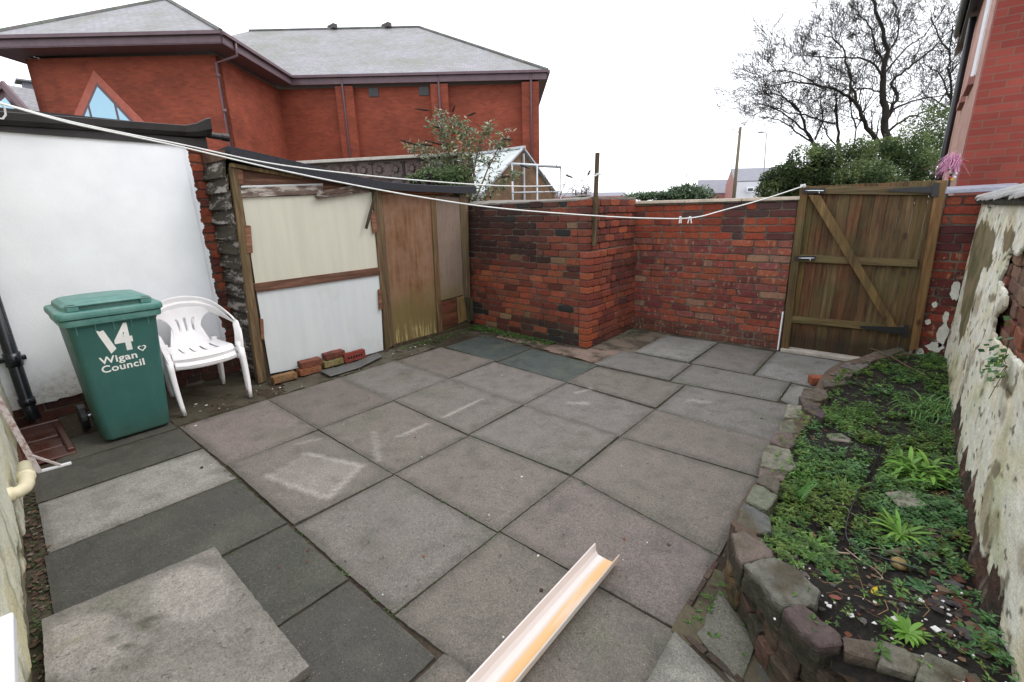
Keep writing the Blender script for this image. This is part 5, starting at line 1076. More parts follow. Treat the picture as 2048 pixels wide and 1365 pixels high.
# ================================================================ STACKED CHAIRS
def chair(label, loc, rz, lift=0.):
    ch = thing('plastic_chair', label, 'chair', loc, 'white plastic chairs stacked by the outhouse'); ch.rotation_euler = (0, 0, rz)
    def put(name, mb, sub=1, sol=0.):
        o = mb.build(name, M['chair'], None, smooth=True); o.parent = ch
        if sol: m_ = o.modifiers.new('s', 'SOLIDIFY'); m_.thickness = sol; m_.offset = 0
        if sub: m_ = o.modifiers.new('ss', 'SUBSURF'); m_.levels = sub; m_.render_levels = sub
        return o
    # local x forward, y sideways
    mb = MB(); nx, ny = 18, 21; vs = []; fs = []
    for i in range(nx+1):
        for j in range(ny+1):
            u = i/nx; v = j/ny*2-1; w = lerp(.195, .225, u); x = lerp(-.20, .235, u); y = v*w; 
            if u > .8: x -= .035*v*v*(u-.8)/.2
            z = .405+.012*u-.022*math.cos(v*1.57)*math.sin(3.14*min(1, u*1.05))-.045*max(0, (u-.86)/.14)**2+.006*v*v
            vs.append((x, y, z))
    for i in range(nx):
        for j in range(ny):
            if (j in (4, 8, 12, 16)) and 4 <= i <= 13: continue
            b = i*(ny+1)+j; fs.append((b, b+ny+1, b+ny+2, b+1))
    # shrink slots to narrow slits
    for i in range(nx+1):
        for j in range(ny+1):
            for s_ in (4, 8, 12, 16):
                k = i*(ny+1)+j
                if j == s_: vs[k] = (vs[k][0], vs[k][1]+.0065, vs[k][2])
                if j == s_+1: vs[k] = (vs[k][0], vs[k][1]-.0065, vs[k][2])
    mb.add(vs, fs); put('seat', mb, 1, .007)
    mb = MB(); vs = []; fs = []; nz = 14; ny = 13 # central splat
    for i in range(nz+1):
        for j in range(ny+1):
            t_ = i/nz; v = j/ny*2-1; w = lerp(.155, .105, min(1, t_*2.2)) if t_ < .45 else lerp(.105, .235, ((t_-.45)/.55)**1.9); k5 = (v*w/.205)**2; z = lerp(.405, .79, t_)-.05*k5*t_; x = lerp(-.195, -.288, t_)-.02*math.sin(t_*3.1)+.012*v*v*(1-t_)+.07*k5*t_; vs.append((x, v*w, z))
    for i in range(nz):
        for j in range(ny):
            if j in (3, 6, 9) and 4 <= i <= 9: continue
            b = i*(ny+1)+j; fs.append((b, b+1, b+ny+2, b+ny+1))
    for i in range(nz+1):
        for s_ in (3, 6, 9):
            for j, d_ in ((s_, .0035), (s_+1, -.0035)): k = i*(ny+1)+j; vs[k] = (vs[k][0], vs[k][1]+d_, vs[k][2])
    mb.add(vs, fs); put('backrest', mb, 1, .008)
    # hoop: arms sweeping round the back, a broad flat band
    path = [(.215, .250, .40), (.205, .265, .50), (.165, .278, .585), (.09, .284, .630), (-.02, .278, .662), (-.13, .256, .695), (-.215, .205, .735), (-.27, .12, .770), (-.29, 0, .785)]
    path = path+[(x, -y, z) for x, y, z in path[:-1][::-1]]; sp = []
    pv_ = [Vector(p) for p in path]
    for i in range(len(pv_)-1):
        p0, p1, p2, p3 = pv_[max(0, i-1)], pv_[i], pv_[i+1], pv_[min(len(pv_)-1, i+2)]
        for k in range(4): t_ = k/4; sp.append(.5*((2*p1)+(-p0+p2)*t_+(2*p0-5*p1+4*p2-p3)*t_*t_+(-p0+3*p1-3*p2+p3)*t_**3))
    sp.append(pv_[-1]); mb = MB(); vs = []; fs = []; m = len(sp)
    for i, p in enumerate(sp):
        d = (sp[min(i+1, m-1)]-sp[max(i-1, 0)]).normalized(); out = Vector((p.x-.0, p.y, 0)); out = Vector((-.25 if p.z > .6 else 0, 0, 0))+Vector((p.x*.2 if p.z > .6 else .0, p.y, 0)); out = (out-d*out.dot(d)).normalized(); w2 = d.cross(out)
        if w2.z < 0 and p.z > .6: w2 = -w2
        up_ = w2; hw_, th = lerp(.030, .043, sst(.60, .74, p.z)), .010
        kk = sst(.62, .74, p.z); nrm = (up_*lerp(.75, .25, kk)+out*lerp(.65, 1., kk)).normalized(); sdw = d.cross(nrm)
        for a, b in ((-1, -.5), (-.55, .7), (.55, .7), (1, -.5), (.8, -.9), (-.8, -.9)): vs.append(p+sdw*hw_*a+nrm*th*b)
    for i in range(m-1):
        for k in range(6): fs.append((i*6+k, i*6+(k+1) % 6, (i+1)*6+(k+1) % 6, (i+1)*6+k))
    fs += [(0, 1, 2, 3, 4, 5), tuple((m-1)*6+k for k in range(6))]; mb.add(vs, fs); fixn(put('arm_hoop', mb, 1))
    for sx, x1, y1 in ((1, .262, .245), (-1, -.305, .205)):
        for sy in (1, -1):
            mb = MB(); top = Vector((.205, .258*sy, .44)) if sx > 0 else Vector((-.215, .185*sy, .43)); ft = Vector((x1, y1*sy, 0)); rings = []
            for k in range(7):
                t_ = k/6; c_ = top.lerp(ft, t_)+Vector((0, sy*.006*math.sin(3.1*t_), 0)); wx, wy = lerp(.030, .021, t_), lerp(.024, .015, t_)
                rings.append([c_+Vector((wx*math.cos(a)*abs(math.cos(a))**-.35 if abs(math.cos(a)) > .01 else 0, wy*math.sin(a)*abs(math.sin(a))**-.35 if abs(math.sin(a)) > .01 else 0, 0)) for a in [q*6.283/12+.26 for q in range(12)]])
            mb.loft(rings); fixn(put('leg', mb, 0))
    mb = MB(); n_ = 16; vs = []; fs = [] # front apron
    for k in range(n_+1):
        v = k/n_*2-1; vs += [(.232-.035*v*v, v*.228, .385+.004*v*v), (.225-.035*v*v, v*.224, .343+.012*v*v)]
    mb.add(vs, [(2*k, 2*k+1, 2*k+3, 2*k+2) for k in range(n_)]); put('apron', mb, 1, .008)
    for sy in (1, -1):
        mb = MB(); mb.add([(.2, sy*.238, .39), (.2, sy*.236, .345), (-.2, sy*.19, .35), (-.2, sy*.192, .395)], [(0, 1, 2, 3)]); put('apron', mb, 0, .008)
    return ch
cx, cy = -4.475, 1.135
chair('lower stacked white plastic garden chair with only its front edge and foot ends showing', (cx, cy, 0), R(-2))
chair('upper stacked white plastic garden chair with its slotted seat and round back in full view', (cx-.018, cy-.003, .052), R(-2))
# ================================================================ LOOSE GUTTER LENGTH
gp = thing('gutter_length', 'long white plastic gutter channel with orange staining lying across the slabs', 'gutter', (-.80, 1.55, 0.))
a0, a1 = Vector((-.792, 1.60, 0)), Vector((-.79, .20, 0)); A0 = g(1213, 1118, .01); A1 = g(985, 1385, .01); dd = (A0-A1).normalized(); A1 = A0-dd*1.6; ang = math.atan2(dd.y, dd.x)-math.pi/2
W_, Hh = .056, .055; prof = [(-W_-.006, Hh), (-W_-.004, Hh+.003), (-W_, Hh), (-W_*.94, .02), (-W_*.75, .005), (-W_*.3, .0022), (W_*.3, .0022), (W_*.75, .005), (W_*.94, .02), (W_, Hh), (W_+.004, Hh+.003), (W_+.006, Hh)]
prof = prof+[(W_+.003, Hh-.002), (W_*.99, .018), (W_*.8, .002), (W_*.3, 0.), (-W_*.3, 0.), (-W_*.8, .002), (-W_*.99, .018), (-W_-.003, Hh-.002)]
mb = MB(); rings = []
for k in range(41): y_ = .0-1.6*k/40; rings.append([Vector((x_, y_, z_)) for x_, z_ in prof])
mb.loft(rings, caps=False); n_ = len(prof); mb.f += [tuple(range(n_))]
o_ = mb.build('gutter_body', M['gutterpiece'], None); o_.parent = gp; gp.location = (A0.x, A0.y, .006); gp.rotation_euler = (0, 0, ang); fixn(o_)
# ================================================================ WASHING LINES
hook = CAM+ray(-14, 202)*3.05; GP = aY(1606, 373, 5.44)
def lineplane(pxs, P, Q):
    d = (Q-P); return [pl(x, y, P, (d.x, d.y, 0)) for x, y in pxs]
def rope(label, pts, r=.0055):
    sp = []
    for i in range(len(pts)-1):
        p0, p1, p2, p3 = pts[max(0, i-1)], pts[i], pts[i+1], pts[min(len(pts)-1, i+2)]
        for k in range(8): t_ = k/8; sp.append(.5*((2*p1)+(-p0+p2)*t_+(2*p0-5*p1+4*p2-p3)*t_*t_+(-p0+3*p1-3*p2+p3)*t_**3))
    sp.append(pts[-1]); mb = MB(); mb.tube(sp, r, 7); t_ = thing('washing_line', label, 'washing line', pts[0], 'white washing lines across the yard'); mb.build('line', M['rope'], t_, smooth=True)
L1 = lineplane([(130, 241), (250, 267), (370, 291), (540, 327), (720, 350), (860, 363), (1000, 372), (1100, 372), (1160, 362)], hook, STAKE)
rope('upper white washing line running to the timber stake on the brick store', [hook]+L1+[STAKE])
L2 = lineplane([(130, 244), (250, 270), (370, 296), (540, 336), (700, 369), (850, 396), (1000, 417), (1190, 432), (1300, 437), (1385, 436), (1450, 420), (1530, 398)], hook, GP)
rope('lower sagging white washing line running to the top of the gate', [hook+Vector((.01, 0, -.005))]+L2+[GP])
mb = MB()
for k in range(4): mb.lathe(GP+Vector((.01*k-.015, 0, .004*(k % 2))), [(.014, -.004), (.02, 0), (.014, .004)], 10, (1, .3*k, .4))
fixn(mb.build('line_knot', M['rope'], gt))
mb = MB(); mb.tube([hook+Vector((0, .01+.035*math.sin(a_*.7), -.05+.06*math.cos(a_*.7))) for a_ in range(10)], .006, 6); mb.tube([hook, hook+Vector((XO+.02-hook.x, 0, -.12))], .006, 6); mb.build('line_hook', M['rope'], oh)
for px, lab in ((1361, 'white clothes peg clipped on the lower line, the left one of the pair'), (1380, 'opened pale clothes peg hanging astride the lower line, the right one of the pair')):
    p = pl(px, 437, hook, (GP-hook)); t_ = thing('clothes_peg', lab, 'peg', p, 'clothes pegs on the lower washing line'); mb = MB(); o = .003 if px < 1370 else .012
    for s_ in (-1, 1): mb.bar(p+Vector((s_*.004, 0, .018)), p+Vector((s_*(o+.004), .004*s_, -.045)), .008, .009, (1, 0, 0))
    bev(mb.build('peg_body', M['pegs'], t_), .001); mb = MB(); mb.lathe(p+Vector((0, 0, .004)), [(.006, -.005), (.006, .005)], 10, (0, 1, 0)); mb.build('peg_spring', M['steel'], t_)
# ================================================================ LARGE BRICK BUILDING
A41 = R(41); U = Vector((math.cos(A41), math.sin(A41), 0)); V = Vector((-math.sin(A41), math.cos(A41), 0)); P1 = Vector((-17.95, 7.0, 0))
def B3(u, v, z): return P1+U*u+V*v+Vector((0, 0, z))
bg = thing('brick_building', 'large two-storey red brick building with deep brown eaves and hipped grey roofs beyond the yard', 'building', P1)
def bwall(name, u0, v0, u1, v1, z0, z1, th, m): # wall slab from (u0,v0) to (u1,v1), thickness to the left of travel
    a, b = B3(u0, v0, 0), B3(u1, v1, 0); d = (b-a).normalized(); n_ = Vector((-d.y, d.x, 0))*th
    mb = MB(); mb.prism([Vector((p.x, p.y, z0)) for p in (a, b, b+n_, a+n_)], (0, 0, z1-z0)); return uvbox(fixn(mb.build(name, m, bg)))
EZ = 7.0; WT = 6.93
def b_box(mb, u0, u1, v0, v1, z0, z1, col=(1, 1, 1)): mb.prism([B3(u0, v0, z0), B3(u1, v0, z0), B3(u1, v1, z0), B3(u0, v1, z0)], (0, 0, z1-z0), col)
bwall('wall', -7.15, .80, -.75, .80, -.06, WT, .3, M['far_brick'])          # gable-window wall
bwall('wall', -.75, .803, -.75, 5.40, -.06, WT, .3, M['far_brick'])
bwall('wall', -.75, 5.40, 10.60, 5.40, -.06, WT, .3, M['far_brick'])
bwall('wall', 10.60, 5.40, 10.60, 17, -.06, WT, .3, M['far_brick'])
bwall('wall', -7.15, 9, -7.15, .80, -.06, WT, .3, M['far_brick'])
for u0 in (1.80, 5.90, 9.85): mb = MB(); b_box(mb, u0, u0+.75, 5.10, 5.398, -.06, WT); uvbox(fixn(mb.build('pilaster', M['far_brick'], bg)))
for u0 in (2.08, 6.22, 10.2):
    mb = MB(); p = B3(u0+.05, 5.05, 0); mb.tube([p+Vector((0, 0, 7.28)), p+Vector((0, 0, 7.05)), p+V*-.0+Vector((0, 0, 6.6)), p], .045, 8); mb.build('downpipe', M['brownpipe'], bg, smooth=True)
mb = MB(); a_ = B3(.05, .70, 7.25); mb.tube([a_, a_-Vector((0, 0, .4)), B3(-.66, .62, 6.62), B3(-.66, .62, 0)], .05, 8)
for z in (6.3, 5.2, 3.6): mb.tube([B3(-.66, .62, z), B3(-.66, .62, z-.12)], .065, 8)
mb.build('downpipe', M['brownpipe'], bg, smooth=True)
for u0 in (3.16, 5.3+.06): 
    mb = MB(); b_box(mb, u0, u0+.42, 5.36, 5.395, 6.55, 6.90); mb.build('vent_opening', M['black'], bg)
# fascia and soffit
def eave(u0, v0, u1, v1, inn): # eave edge with inward normal given
    a, b = B3(u0, v0, 0), B3(u1, v1, 0); n_ = inn*.05
    mb = MB(); mb.prism([Vector((p.x, p.y, EZ)) for p in (a, b, b+n_, a+n_)], (0, 0, .28)); fixn(mb.build('fascia', M['browngutter'], bg))
    mb = MB(); d = (b-a).normalized(); o_ = -inn*.06; mb.prism([Vector((p.x, p.y, EZ+.25)) for p in (a+o_-inn*.05, b+o_-inn*.05, b+o_+inn*.055, a+o_+inn*.055)], (0, 0, .1)); fixn(mb.build('gutter', M['browngutter'], bg))
UL = -7.88
eave(UL, 0, 0, 0, V); eave(0, 0, 0, 5.05, -U); eave(0, 5.05, 10.97, 5.05, V); eave(10.97, 5.05, 10.97, 17.7, -U); eave(UL, 8, UL, 0, U)
mb = MB(); 
for q in ([(UL, 0), (0, 0), (0, .85), (UL, .85)], [(-.8, .85), (0, .85), (0, 5.1), (-.8, 5.1)], [(-.8, 5.1), (10.97, 5.1), (10.97, 5.7), (-.8, 5.7)], [(10.3, 5.7), (10.97, 5.7), (10.97, 17.7), (10.3, 17.7)], [(UL, .85), (-7.1, .85), (-7.1, 8), (UL, 8)]):
    mb.prism([B3(u, v, EZ+.01) for u, v in q], (0, 0, .03))
fixn(mb.build('soffit', M['browngutter'], bg))
TP = math.tan(R(32.0)); TQ = math.tan(R(31.4)); EH = 7.35
h1 = 3.94; zr1 = EH+h1*TP; hr = 6.34; zr2 = EH+hr*TQ; vr = 5.05+hr
mb = MB(); vj = 5.05+(h1*TP)/TQ # where the small ridge dies into the main slope
A_ = B3(UL, 0, EH); B2 = B3(0, 0, EH); C_2 = B3(-3.94, h1, zr1); J = B3(-3.94, vj, zr1); K = B3(0, 5.05, EH); LL = B3(UL, 5.05, EH)
mb.add([A_, B2, C_2], [(0, 1, 2)]); mb.add([B2, K, J, C_2], [(0, 1, 2, 3)]); mb.add([A_, C_2, J, LL], [(0, 1, 2, 3)])
mu0, mu1 = -10.8, 10.97; RA, RB = B3(mu0+hr, vr, zr2), B3(mu1-hr, vr, zr2); E0, E1, E2, E3 = B3(mu0, 5.05, EH), B3(mu1, 5.05, EH), B3(mu1, 5.05+2*hr, EH), B3(mu0, 5.05+2*hr, EH)
mb.add([K, E1, RB, RA, E0, J], [(0, 1, 2, 3, 5), (5, 3, 4)]); mb.add([E1, E2, RB], [(0, 1, 2)]); mb.add([E2, E3, RA, RB], [(0, 1, 2, 3)]); mb.add([E3, E0, RA], [(0, 1, 2)])
uvbox(fixn(mb.build('roof', M['rooftile'], bg)))
mb = MB()
for a, b in ((A_, C_2), (B2, C_2), (C_2, J), (RA, RB), (E1, RB), (E2, RB)): 
    n_ = max(2, int((b-a).length/.45))
    for k in range(n_): p, q = a.lerp(b, k/n_), a.lerp(b, (k+1)/n_+.003); mb.tube([p+Vector((0, 0, .0)), q+Vector((0, 0, .0))], .085, 6, jc((.14, .14, .13), .2))
mb.build('ridge_tiles', M['attr_matte'], bg)
for uu in (.0, 2.9): q = B3(uu, vr, zr2); mb = MB(); mb.box(q+Vector((-.3, -.12, .0)), q+Vector((.3, .12, .2)), (.1, .09, .09)); mb.build('ridge_vent', M['attr_matte'], bg)
# triangular window in its soldier-course brick surround (v = .80 wall face)
def tri(name, apex, l, r, v, th, m, uvs=False):
    mb = MB(); mb.prism([B3(apex[0], v, apex[1]), B3(l[0], v, l[1]), B3(r[0], v, r[1])], V*th); o = fixn(mb.build(name, m, bg)); return uvbox(o) if uvs else o
W1 = -.73 # origin of measured u
M['soldier'] = simple('soldier_course_brick', (.42, .13, .095), .8, .2, .15, 6)
tri('window_surround', (-4.93, 6.54), (-6.72, 4.2), (-3.05, 4.2), .775, .02, M['soldier'])
wf = tri('window', (-4.92, 6.15), (-6.40, 4.2), (-3.42, 4.2), .755, .018, M['brownpipe'])
for P_ in ([(-5.90, 4.25), (-5.36, 4.25), (-5.36, 5.46), (-5.36, 5.46)], ):
    pass
def pane(P_): mb = MB(); mb.prism([B3(u, .748, z) for u, z in P_], V*.006); o = fixn(mb.build('pane', M['glass'], None)); o.parent = wf; o.location = -P1; 
def edge_l(u): return 4.2+(u+6.40)*(1.95/1.48)
def edge_r(u): return 6.15-(u+4.92)*(1.95/1.5)
pane([(-6.24, 4.25), (-5.42, 4.25), (-5.42, edge_l(-5.42)-.13)]); pane([(-5.34, 4.25), (-4.50, 4.25), (-4.50, edge_r(-4.5)-.13), (-4.92, 6.02), (-5.34, edge_l(-5.34)-.13)]); pane([(-4.42, 4.25), (-3.58, 4.25), (-4.42, edge_r(-4.42)-.13)])
wf.location = wf.location
# ---- low neighbouring building with a glazed gable
lg = thing('low_building', 'low grey-tiled building with a dark glazed gable at the far left', 'building', B3(-12, 2, 0))
def pq(x, y, D): return aD(x, y, D)
mb = MB(); D0 = 22.
ap, r_, l_ = pq(4, 168, D0), pq(88, 262, D0), pq(-95, 262, D0); back = (V*6+U*2)
bk = Vector((-2.5, 7.0, 0))
for q in ([ap, r_, r_+bk, ap+bk], [ap, l_, l_+bk, ap+bk]): mb.prism(q, (0, 0, -.12))
uvbox(fixn(mb.build('roof', M['rooftile'], lg)))
mb = MB(); mb.prism([ap+Vector((0, 0, -.1)), r_+Vector((0, 0, -.1)), Vector((r_.x, r_.y, 0)), Vector((l_.x, l_.y, 0)), l_+Vector((0, 0, -.1))], bk*.98); fixn(mb.build('wall', M['brownpipe'], lg))
fo = (CAM-ap); fo.z = 0; fo = fo.normalized()*.06
mb = MB(); g1, g2, g3 = pq(10, 196, D0), pq(62, 258, D0), pq(-60, 258, D0)
m1, m2 = lerp(g3, g2, .5), lerp(g3, g2, .82)
mb.prism([g+fo for g in (g1, m1, g3)], fo*.3); mb.prism([g+fo for g in (g1, lerp(g1, g2, .60), lerp(g3, g2, .80), lerp(g3, g2, .52))], fo*.3); mb.prism([g+fo for g in (lerp(g1, g2, .66), g2, lerp(g3, g2, .84))], fo*.3); fixn(mb.build('gable_glazing', M['glass'], lg))
mb = MB(); mb.bar(ap+fo*1.5, r_+fo*1.5, .12, .3); mb.bar(ap+fo*1.5, l_+fo*1.5, .12, .3); mb.build('barge_board', M['brownpipe'], lg)
mb = MB(); c_ = pq(64, 178, 26); mb.box(c_-Vector((.35, .35, .5)), c_+Vector((.35, .35, .25))); mb.prism([c_+Vector(v) for v in ((-.6, -.6, .25), (.6, -.6, .25), (.6, .6, .25), (-.6, .6, .25))], (0, 0, .08)); fixn(mb.build('roof_cowl', M['house_slate'], lg))
# ================================================================ PIERCED SCREEN WALL
sa, sb = aD(560, 329, 8.3), aD(945, 334, 7.6); sb.z = sb.z; sc_ = thing('screen_wall', 'pierced concrete-block screen wall behind the shed roof', 'wall', Vector((sa.x, sa.y, 0)))
sd = (sb-sa); sd.z = 0; SL = sd.length; sd.normalize(); sn = Vector((sd.y, -sd.x, 0)); zt = sa.z
mb = MB(); mb.bar(sa+Vector((0, 0, 0)), Vector((sb.x, sb.y, zt)), .22, .05, col=(.5, .47, .42)); bev(mb.build('coping', M['attr_matte'], sc_), .006)
mb = MB(); bs_ = .30
for r_i in range(5):
    for k in range(int(SL/bs_)):
        o = Vector((sa.x, sa.y, 0))+sd*(k*bs_); z0_ = zt-.03-bs_*(r_i+1); w_ = .028; c_ = jc((.14, .11, .10), .2)
        def W(u, z): return o+sd*u+Vector((0, 0, z0_+z))
        for (u0, z0b, u1, z1b) in ((.0, w_/2, bs_-.004, w_/2), (0, bs_-w_/2-.004, bs_-.004, bs_-w_/2-.004), (w_/2, w_, w_/2, bs_-w_), (bs_-w_/2-.004, w_, bs_-w_/2-.004, bs_-w_)):
            mb.bar(W(u0, z0b), W(u1, z1b), .09, w_ if z0b == z1b else w_, sn, c_)
        c0 = W(bs_/2, bs_/2)
        for q in range(8):
            a = q*math.pi/4; e_ = c0+sd*math.cos(a)*.125+Vector((0, 0, math.sin(a)*.125)); mb.bar(c0+(e_-c0)*.2, e_, .08, .02, sn, c_)
        mb.lathe(c0-sn*.035, [(.045, 0), (.045, .07)], 8, sn, c_)
mb.build('pierced_blocks', M['attr_matte'], sc_)
mb = MB(); mb.prism([Vector((sa.x, sa.y, 0)), Vector((sa.x, sa.y, 0))+sd*SL, Vector((sa.x, sa.y, 0))+sd*SL+V*.1, Vector((sa.x, sa.y, 0))+V*.1], (0, 0, zt-1.55)); fixn(mb.build('base_wall', M['mortar'], sc_))
# ================================================================ GREENHOUSE
GX = -6.6; gh = thing('greenhouse', 'old lean-ridged greenhouse with mossy pale glazing and a brown panelled end', 'greenhouse', (-7.4, 8.3, 0))
ga, gr_, gl_ = aX(1046, 298, GX), aX(1113, 389, GX), aX(972, 392, GX)
gh_l = Vector((GX, ga.y-(gr_.y-ga.y)*1.05, gr_.z-.02)); gr_ = Vector((GX, gr_.y, gr_.z)); ln = Vector((-2.1, 0, 0))
mb = MB(); mb.prism([ga, gh_l, gh_l+ln, ga+ln], (0, -.0, .012)); fixn(mb.build('roof_glazing', M['ghglass'], gh)); mb = MB(); mb.prism([ga, gr_, gr_+ln, ga+ln], (0, .0, .012)); fixn(mb.build('roof_glazing', M['ghglass'], gh))
mb = MB()
for k in range(4):
    o = ln*(k/3); mb.bar(ga+o+Vector((.01, 0, .02)), gh_l+o+Vector((.01, 0, .02)), .04, .04); mb.bar(ga+o+Vector((.01, 0, .02)), gr_+o+Vector((.01, 0, .02)), .035, .035)
mb.bar(ga+Vector((.05, 0, .03)), ga+ln+Vector((0, 0, .03)), .07, .05); mb.bar(gh_l, gh_l+ln, .05, .05); mb.bar(gr_, gr_+ln, .05, .05)
for y in (gh_l.y, ga.y, gr_.y): mb.bar((GX+.01, y, 0), (GX+.01, y, gh_l.z if y != ga.y else ga.z-.1), .04, .04, (0, 1, 0))
bev(mb.build('frame', M['alu'], gh), .003)
mb = MB(); mb.prism([Vector((GX-.03, gh_l.y+.03, 0)), Vector((GX-.03, gr_.y-.03, 0)), Vector((GX-.03, gr_.y-.03, gr_.z)), Vector((GX-.03, ga.y, ga.z-.04)), Vector((GX-.03, gh_l.y+.03, gh_l.z))], (-.02, 0, 0)); fixn(mb.build('end_panel', M['ghend'], gh))
mb = MB(); mb.box((GX-2.1, gh_l.y, 0), (GX-.06, gh_l.y+.02, gh_l.z)); mb.box((GX-2.1, gr_.y-.02, 0), (GX-.06, gr_.y, gr_.z)); mb.build('side_glazing', M['ghglass'], gh)
# tubular frame standing in front
tf = thing('tube_frame', 'pale metal tube frame standing in front of the greenhouse end', 'metal frame', (-5.4, 7, 0)); mb = MB()
T = [aD(1024, 329, 7.9), aD(1074, 331, 8.4), aD(1121, 334, 9.2)]
mb.tube([T[0], T[2]], .028, 10)
for p in T: mb.tube([Vector((p.x, p.y, 0)), p], .016, 8)
q0, q1 = aD(1024, 386, 7.9), aD(1118, 384, 9.2); mb.tube([q0, q1], .014, 8); mb.build('tubes', M['alu'], tf, smooth=True)
# ================================================================ PLANTS AND TREES
def grow(mb, p, d, L, r, depth, seed, up_=.05, wig=.28, kids=3, rmin=.006, spread=.62, col=(1, 1, 1), sides=None, leaves=None):
    n_ = max(3, int(L/.35)) if depth > 1 else 4
    pts = [p]; rs = [r]; q = p.copy(); dd_ = d.normalized(); dirs = [dd_]
    for k in range(n_):
        dd_ = (dd_+Vector((rnd.gauss(0, wig), rnd.gauss(0, wig), rnd.gauss(0, wig)))*.5+Vector((0, 0, up_))).normalized(); q = q+dd_*L/n_; pts.append(q.copy()); rs.append(max(rmin, r*(1-.72*(k+1)/n_))); dirs.append(dd_.copy())
    mb.tube(pts, rs, sides or (5 if r > .03 else 3), col, cap=False)
    if leaves is not None and depth <= 1: leaves += pts[1:]
    if depth > 0:
        nk = kids+rnd.randint(0, 1)
        for k in range(nk):
            i = rnd.randint(max(1, n_//4), n_); b = dirs[i]; s_ = b.cross(Vector((rnd.gauss(0, 1), rnd.gauss(0, 1), rnd.gauss(0, 1)))).normalized()
            grow(mb, pts[i], b*(1-.35*spread)+s_*spread, L*rnd.uniform(.5, .78), max(rmin, rs[i]*rnd.uniform(.5, .7)), depth-1, seed, up_, wig, kids, rmin, spread, col, None, leaves)
def traced(mb, pxs, D, r0, r1, depth=3, kids=4, dz=0., Lk=2.2, rmin=.008, off=0., up_=.06, every=1.):
    pts = [aD(x, y, D+off*i) for i, (x, y) in enumerate(pxs)]; sp = []
    for i in range(len(pts)-1):
        p0, p1, p2, p3 = pts[max(0, i-1)], pts[i], pts[i+1], pts[min(len(pts)-1, i+2)]
        for k in range(4): t_ = k/4; sp.append(.5*((2*p1)+(-p0+p2)*t_+(2*p0-5*p1+4*p2-p3)*t_*t_+(-p0+3*p1-3*p2+p3)*t_**3)+Vector((rnd.gauss(0, .04), rnd.gauss(0, .04), rnd.gauss(0, .03))))
    sp.append(pts[-1]); m = len(sp); rs = [lerp(r0, r1, (i/(m-1))**.8) for i in range(m)]; mb.tube(sp, rs, 7, cap=False)
    if depth:
        for i in range(2, m):
            for _ in range(kids if rnd.random() < every else 0):
                d = (sp[i]-sp[i-1]).normalized(); s_ = d.cross(Vector((rnd.gauss(0, 1), rnd.gauss(0, 1), rnd.gauss(0, 1)))).normalized()
                grow(mb, sp[i], d*.6+s_*.8+Vector((0, 0, .15)), Lk*rnd.uniform(.5, 1.1), max(rmin, rs[i]*rnd.uniform(.3, .5)), depth-1, 0, up_, .15, 3, rmin)
def tobase(o, mb, m, label, cat='tree', base=None, name='bare_tree', group=None):
    t_ = thing(name, label, cat, base, group); mb.build(o, m, t_); return t_
DT = 24.
bp_ = aD(1773, 390, DT); bp_ = Vector((bp_.x, bp_.y, 0))
bt = thing('bare_tree', 'tall bare winter tree with a dark trunk and wide arching limbs above the evergreens', 'tree', bp_, 'bare winter trees beyond the gate')
mb = MB(); tk = [(1773, 360), (1772, 290), (1768, 230), (1765, 180), (1768, 140), (1774, 100), (1762, 50), (1745, -5), (1740, -50)]
mb.tube([bp_, aD(1774, 360, DT)], [.26, .23], 8, cap=False); traced(mb, tk, DT, .22, .05, 0); mb.build('trunk', M['bark'], bt, smooth=True)
mb = MB(); traced(mb, tk[3:], DT, .01, .008, 4, 1, Lk=2.6, every=.7)
for pxs, off, r0 in (([(1768, 300), (1735, 255), (1715, 210), (1690, 190), (1640, 172), (1590, 164), (1552, 170)], -.3, .13), ([(1715, 210), (1700, 160), (1692, 115), (1672, 82), (1638, 66)], .2, .08), ([(1770, 245), (1792, 200), (1785, 165), (1812, 140), (1850, 110), (1900, 62), (1932, 30)], .3, .10),
    ([(1772, 225), (1825, 203), (1880, 192), (1925, 186)], .4, .06), ([(1766, 155), (1738, 122), (1700, 116), (1650, 114), (1605, 112)], -.4, .06), ([(1770, 130), (1748, 85), (1732, 42), (1700, 8)], -.2, .06), ([(1775, 105), (1798, 60), (1790, 18), (1786, -30)], .3, .05),
    ([(1768, 190), (1742, 178), (1700, 178), (1662, 190)], .5, .05), ([(1774, 262), (1820, 235), (1870, 215), (1905, 160)], -.5, .07), ([(1774, 140), (1815, 95), (1850, 70), (1890, 10)], -.3, .05), ([(1640, 172), (1600, 150), (1560, 140), (1535, 150)], -.1, .04), ([(1668, 250), (1620, 235), (1575, 225), (1530, 205)], .1, .05)):
    traced(mb, pxs, DT, r0, .02, 4, 1, off=off, Lk=1.8, every=1.)
mb.build('branches', M['bark'], bt, smooth=True)
mb = MB(); 
for cx_, cy_, r_ in ((1703, 70, .30), (1628, 108, .22)):
    c_ = aD(cx_, cy_, DT-.5)
    for k in range(110): a_ = c_+Vector((rnd.gauss(0, r_*.4), rnd.gauss(0, r_*.4), rnd.gauss(0, r_*.3))); mb.tube([a_, a_+Vector((rnd.gauss(0, 1), rnd.gauss(0, 1), rnd.gauss(0, .6))).normalized()*r_*.7], .008, 3, cap=False)
mb.build('twig_clumps', M['bark'], bt)
